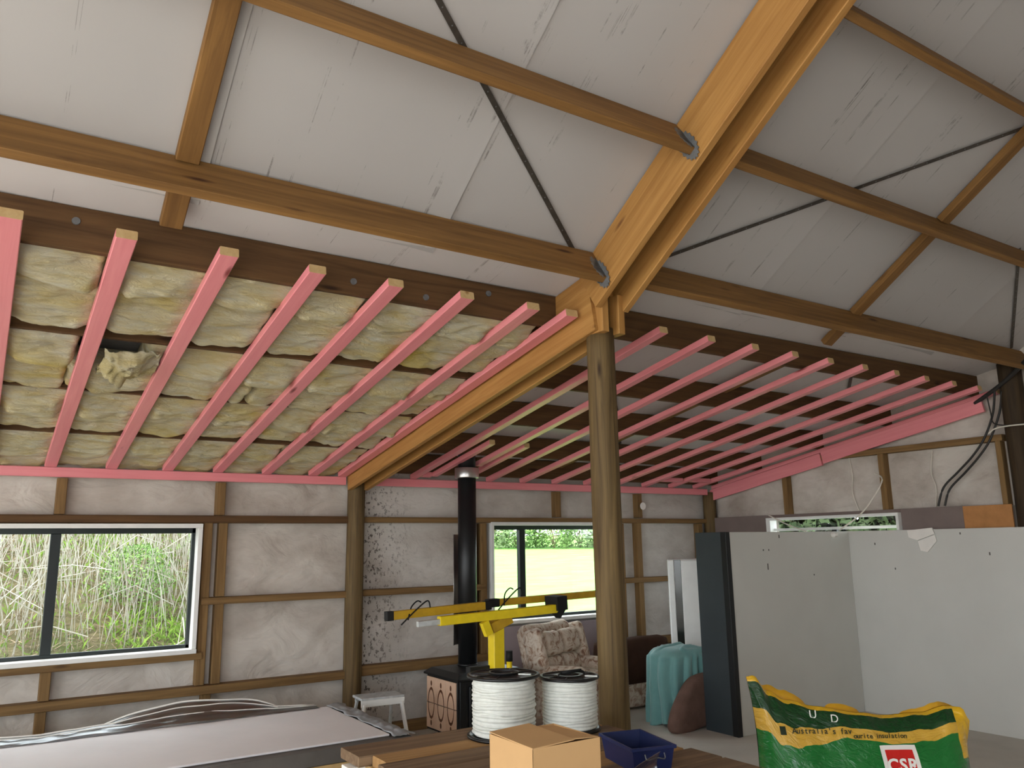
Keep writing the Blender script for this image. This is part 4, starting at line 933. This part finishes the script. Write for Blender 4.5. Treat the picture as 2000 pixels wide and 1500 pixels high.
for k in range(2600):                                             # upright and leaning dead stalks
    y = 14.3-3.6*rg.random()**1.4; x = rg.uniform(-1.6, 4.8); z = ground_z(x, y); h = rg.uniform(.35, 1.3); ln = rg.gauss(0, .22)*h; ly = rg.gauss(0, .15)*h
    addtube([(x, y, z-.05), (x+ln*.4, y+ly*.4, z+h*.5), (x+ln, y+ly, z+h)], [.007, .006, .003] if rg.random() < .2 else [.004, .0035, .002])
for k in range(110):
    y = rg.uniform(9.6, 13.6); x = rg.uniform(-1.6, 4.4); z = ground_z(x, y)+rg.uniform(.03, .5); a = rg.uniform(0, 6.28); L = rg.uniform(.4, 1.3)
    addtube([(x, y, z), (x+.5*L*math.cos(a), y+.3*L*math.sin(a), z+rg.uniform(-.05, .35)), (x+L*math.cos(a), y+.6*L*math.sin(a), z+rg.uniform(-.2, .35))], rg.uniform(.004, .008))
tag(link('dead_stalks', mesh('dead_stalks', V, F), M['stalk']), 'tangle of bleached dead stalks on the bank', 'stalks', kind='stuff')
V = []; F = []
for k in range(5200):
    y = rg.uniform(8.9, 13.5); x = rg.uniform(-1.6, 4.4); z = ground_z(x, y)+rg.uniform(0, .10); a = rg.uniform(0, 6.28); L = rg.uniform(.05, .2)
    addtube([(x, y, z), (x+L*math.cos(a), y+.6*L*math.sin(a), z+rg.uniform(-.04, .12))], rg.uniform(.0025, .006))
tag(link('twig_litter', mesh('twig_litter', V, F), M['litter']), 'brown twig and leaf litter covering the bank', 'litter', kind='stuff')
V = []; F = []
def blade(x, y, z, h, w, a, lean):
    b = len(V); dx, dy = math.cos(a)*w, math.sin(a)*w; lx, ly = math.cos(a+1.3)*lean, math.sin(a+1.3)*lean
    V.extend([(x-dx, y-dy, z-.02), (x+dx, y+dy, z-.02), (x+lx*.4, y+ly*.4, z+h*.6), (x+lx, y+ly, z+h)]); F.extend([(b, b+1, b+2), (b, b+2, b+3)])
for k in range(26000):
    x = rg.uniform(-1.7, 4.6); y = rg.uniform(8.4, 13.4); d = nz(x*.9, y*.9, 5)+(.45 if y < 9.6 and x < .9 else 0)+(.2 if y < 9.3 else 0)
    if d < .10 and rg.random() > .18: continue
    blade(x, y, ground_z(x, y), rg.uniform(.04, .17), .005, rg.uniform(0, 6.28), rg.uniform(.02, .16))
tag(link('bank_grass', mesh('bank_grass', V, F), M['grass_blade']), 'tufts of bright green grass on the bank', 'grass', kind='stuff')
def bush(x, y, r, h, label, mat, n=900, seed=0, leaf=.05):
    e = empty('bush', (x, y, ground_z(x, y)-.05)); tag(e, label, 'bush', 'bushes outside'); rr = random.Random(seed); v = []; f = []
    for k in range(n):
        a = rr.uniform(0, 6.28); t = rr.uniform(0, 1); rad = r*(.55+.5*rr.random())*math.sin(math.pi*(.18+.78*t))**.7*(1+.3*nz(math.cos(a)*2, math.sin(a)*2, t*3+seed))
        p = Vector((rad*math.cos(a), rad*math.sin(a), h*t+.05)); d = Vector((rr.gauss(0, 1), rr.gauss(0, 1), rr.gauss(.3, 1))).normalized(); s = d.orthogonal().normalized()
        L = leaf*rr.uniform(.6, 1.5); b = len(v); v += [p, p+d*L*.5+s*L*.28, p+d*L, p+d*L*.5-s*L*.28]; f.append((b, b+1, b+2, b+3))
    o = link('foliage', mesh('foliage', v, f), mat, e); o['kind'] = 'stuff'
    V2 = []; F2 = []
    for k in range(7):
        a = rr.uniform(0, 6.28); vv, ff = tube_geo([(0, 0, 0), (r*.3*math.cos(a), r*.3*math.sin(a), h*.45), (r*.6*math.cos(a), r*.6*math.sin(a), h*.85)], [.03*r, .02*r, .008*r], 4); b = len(V2); V2 += vv; F2 += [tuple(b+i for i in q) for q in ff]
    link('stems', mesh('stems', V2, F2), M['litter'], e)
places = ['leftmost far hedge bush at the top of the lawn', 'second far hedge bush from the left above the lawn', 'third far hedge bush from the left above the lawn', 'fourth far hedge bush from the left above the lawn', 'far hedge bush above the lawn beside the centre pole']
for k in range(5):
    bush(21.2+1.75*k, 34.5+rg.uniform(-.5, .5), rg.uniform(1.1, 1.5), rg.uniform(1.3, 2.0), places[k], M['leaf'] if k % 3 else M['leaf_pale'], 1900, k+3, .16)
for k, (x, y, r, h, lb) in enumerate(((-.2, 9.9, .5, .95, 'bright green shrub at the left picture edge outside the wide window'), (1.7, 11.4, .45, .7, 'small green shrub in the middle of the bank'), (2.9, 11.9, .5, .8, 'small green shrub at the right of the bank'), (.9, 13.4, .9, 1.3, 'leafy shrub at the top of the bank behind the stalks'), (3.1, 13.8, .9, 1.3, 'pale leafy shrub at the top right of the bank'))):
    bush(x, y, r, h, lb, M['grass_blade'] if k == 0 else (M['leaf'] if k < 4 else M['leaf_pale']), 2200 if k else 1200, 40+k, .034)
o = cyl('bleached_log', (-.45, 8.95, ground_z(-.45, 8.95)+.33), (.52, 9.1, ground_z(.52, 9.1)+.42), .035, .03, M['stalk'], None, 10); tag(o, 'bleached branch lying outside the lower left window corner', 'branch')
for k in range(4):
    bush(11.2+rg.uniform(-.2, .2), 6.55+1.0*k, rg.uniform(.9, 1.1), rg.uniform(2.7, 3.0), 'dark hedge bush beyond the strip window, %s from the right' % ORD[k], M['leaf_dark'], 4200, 70+k, .20)
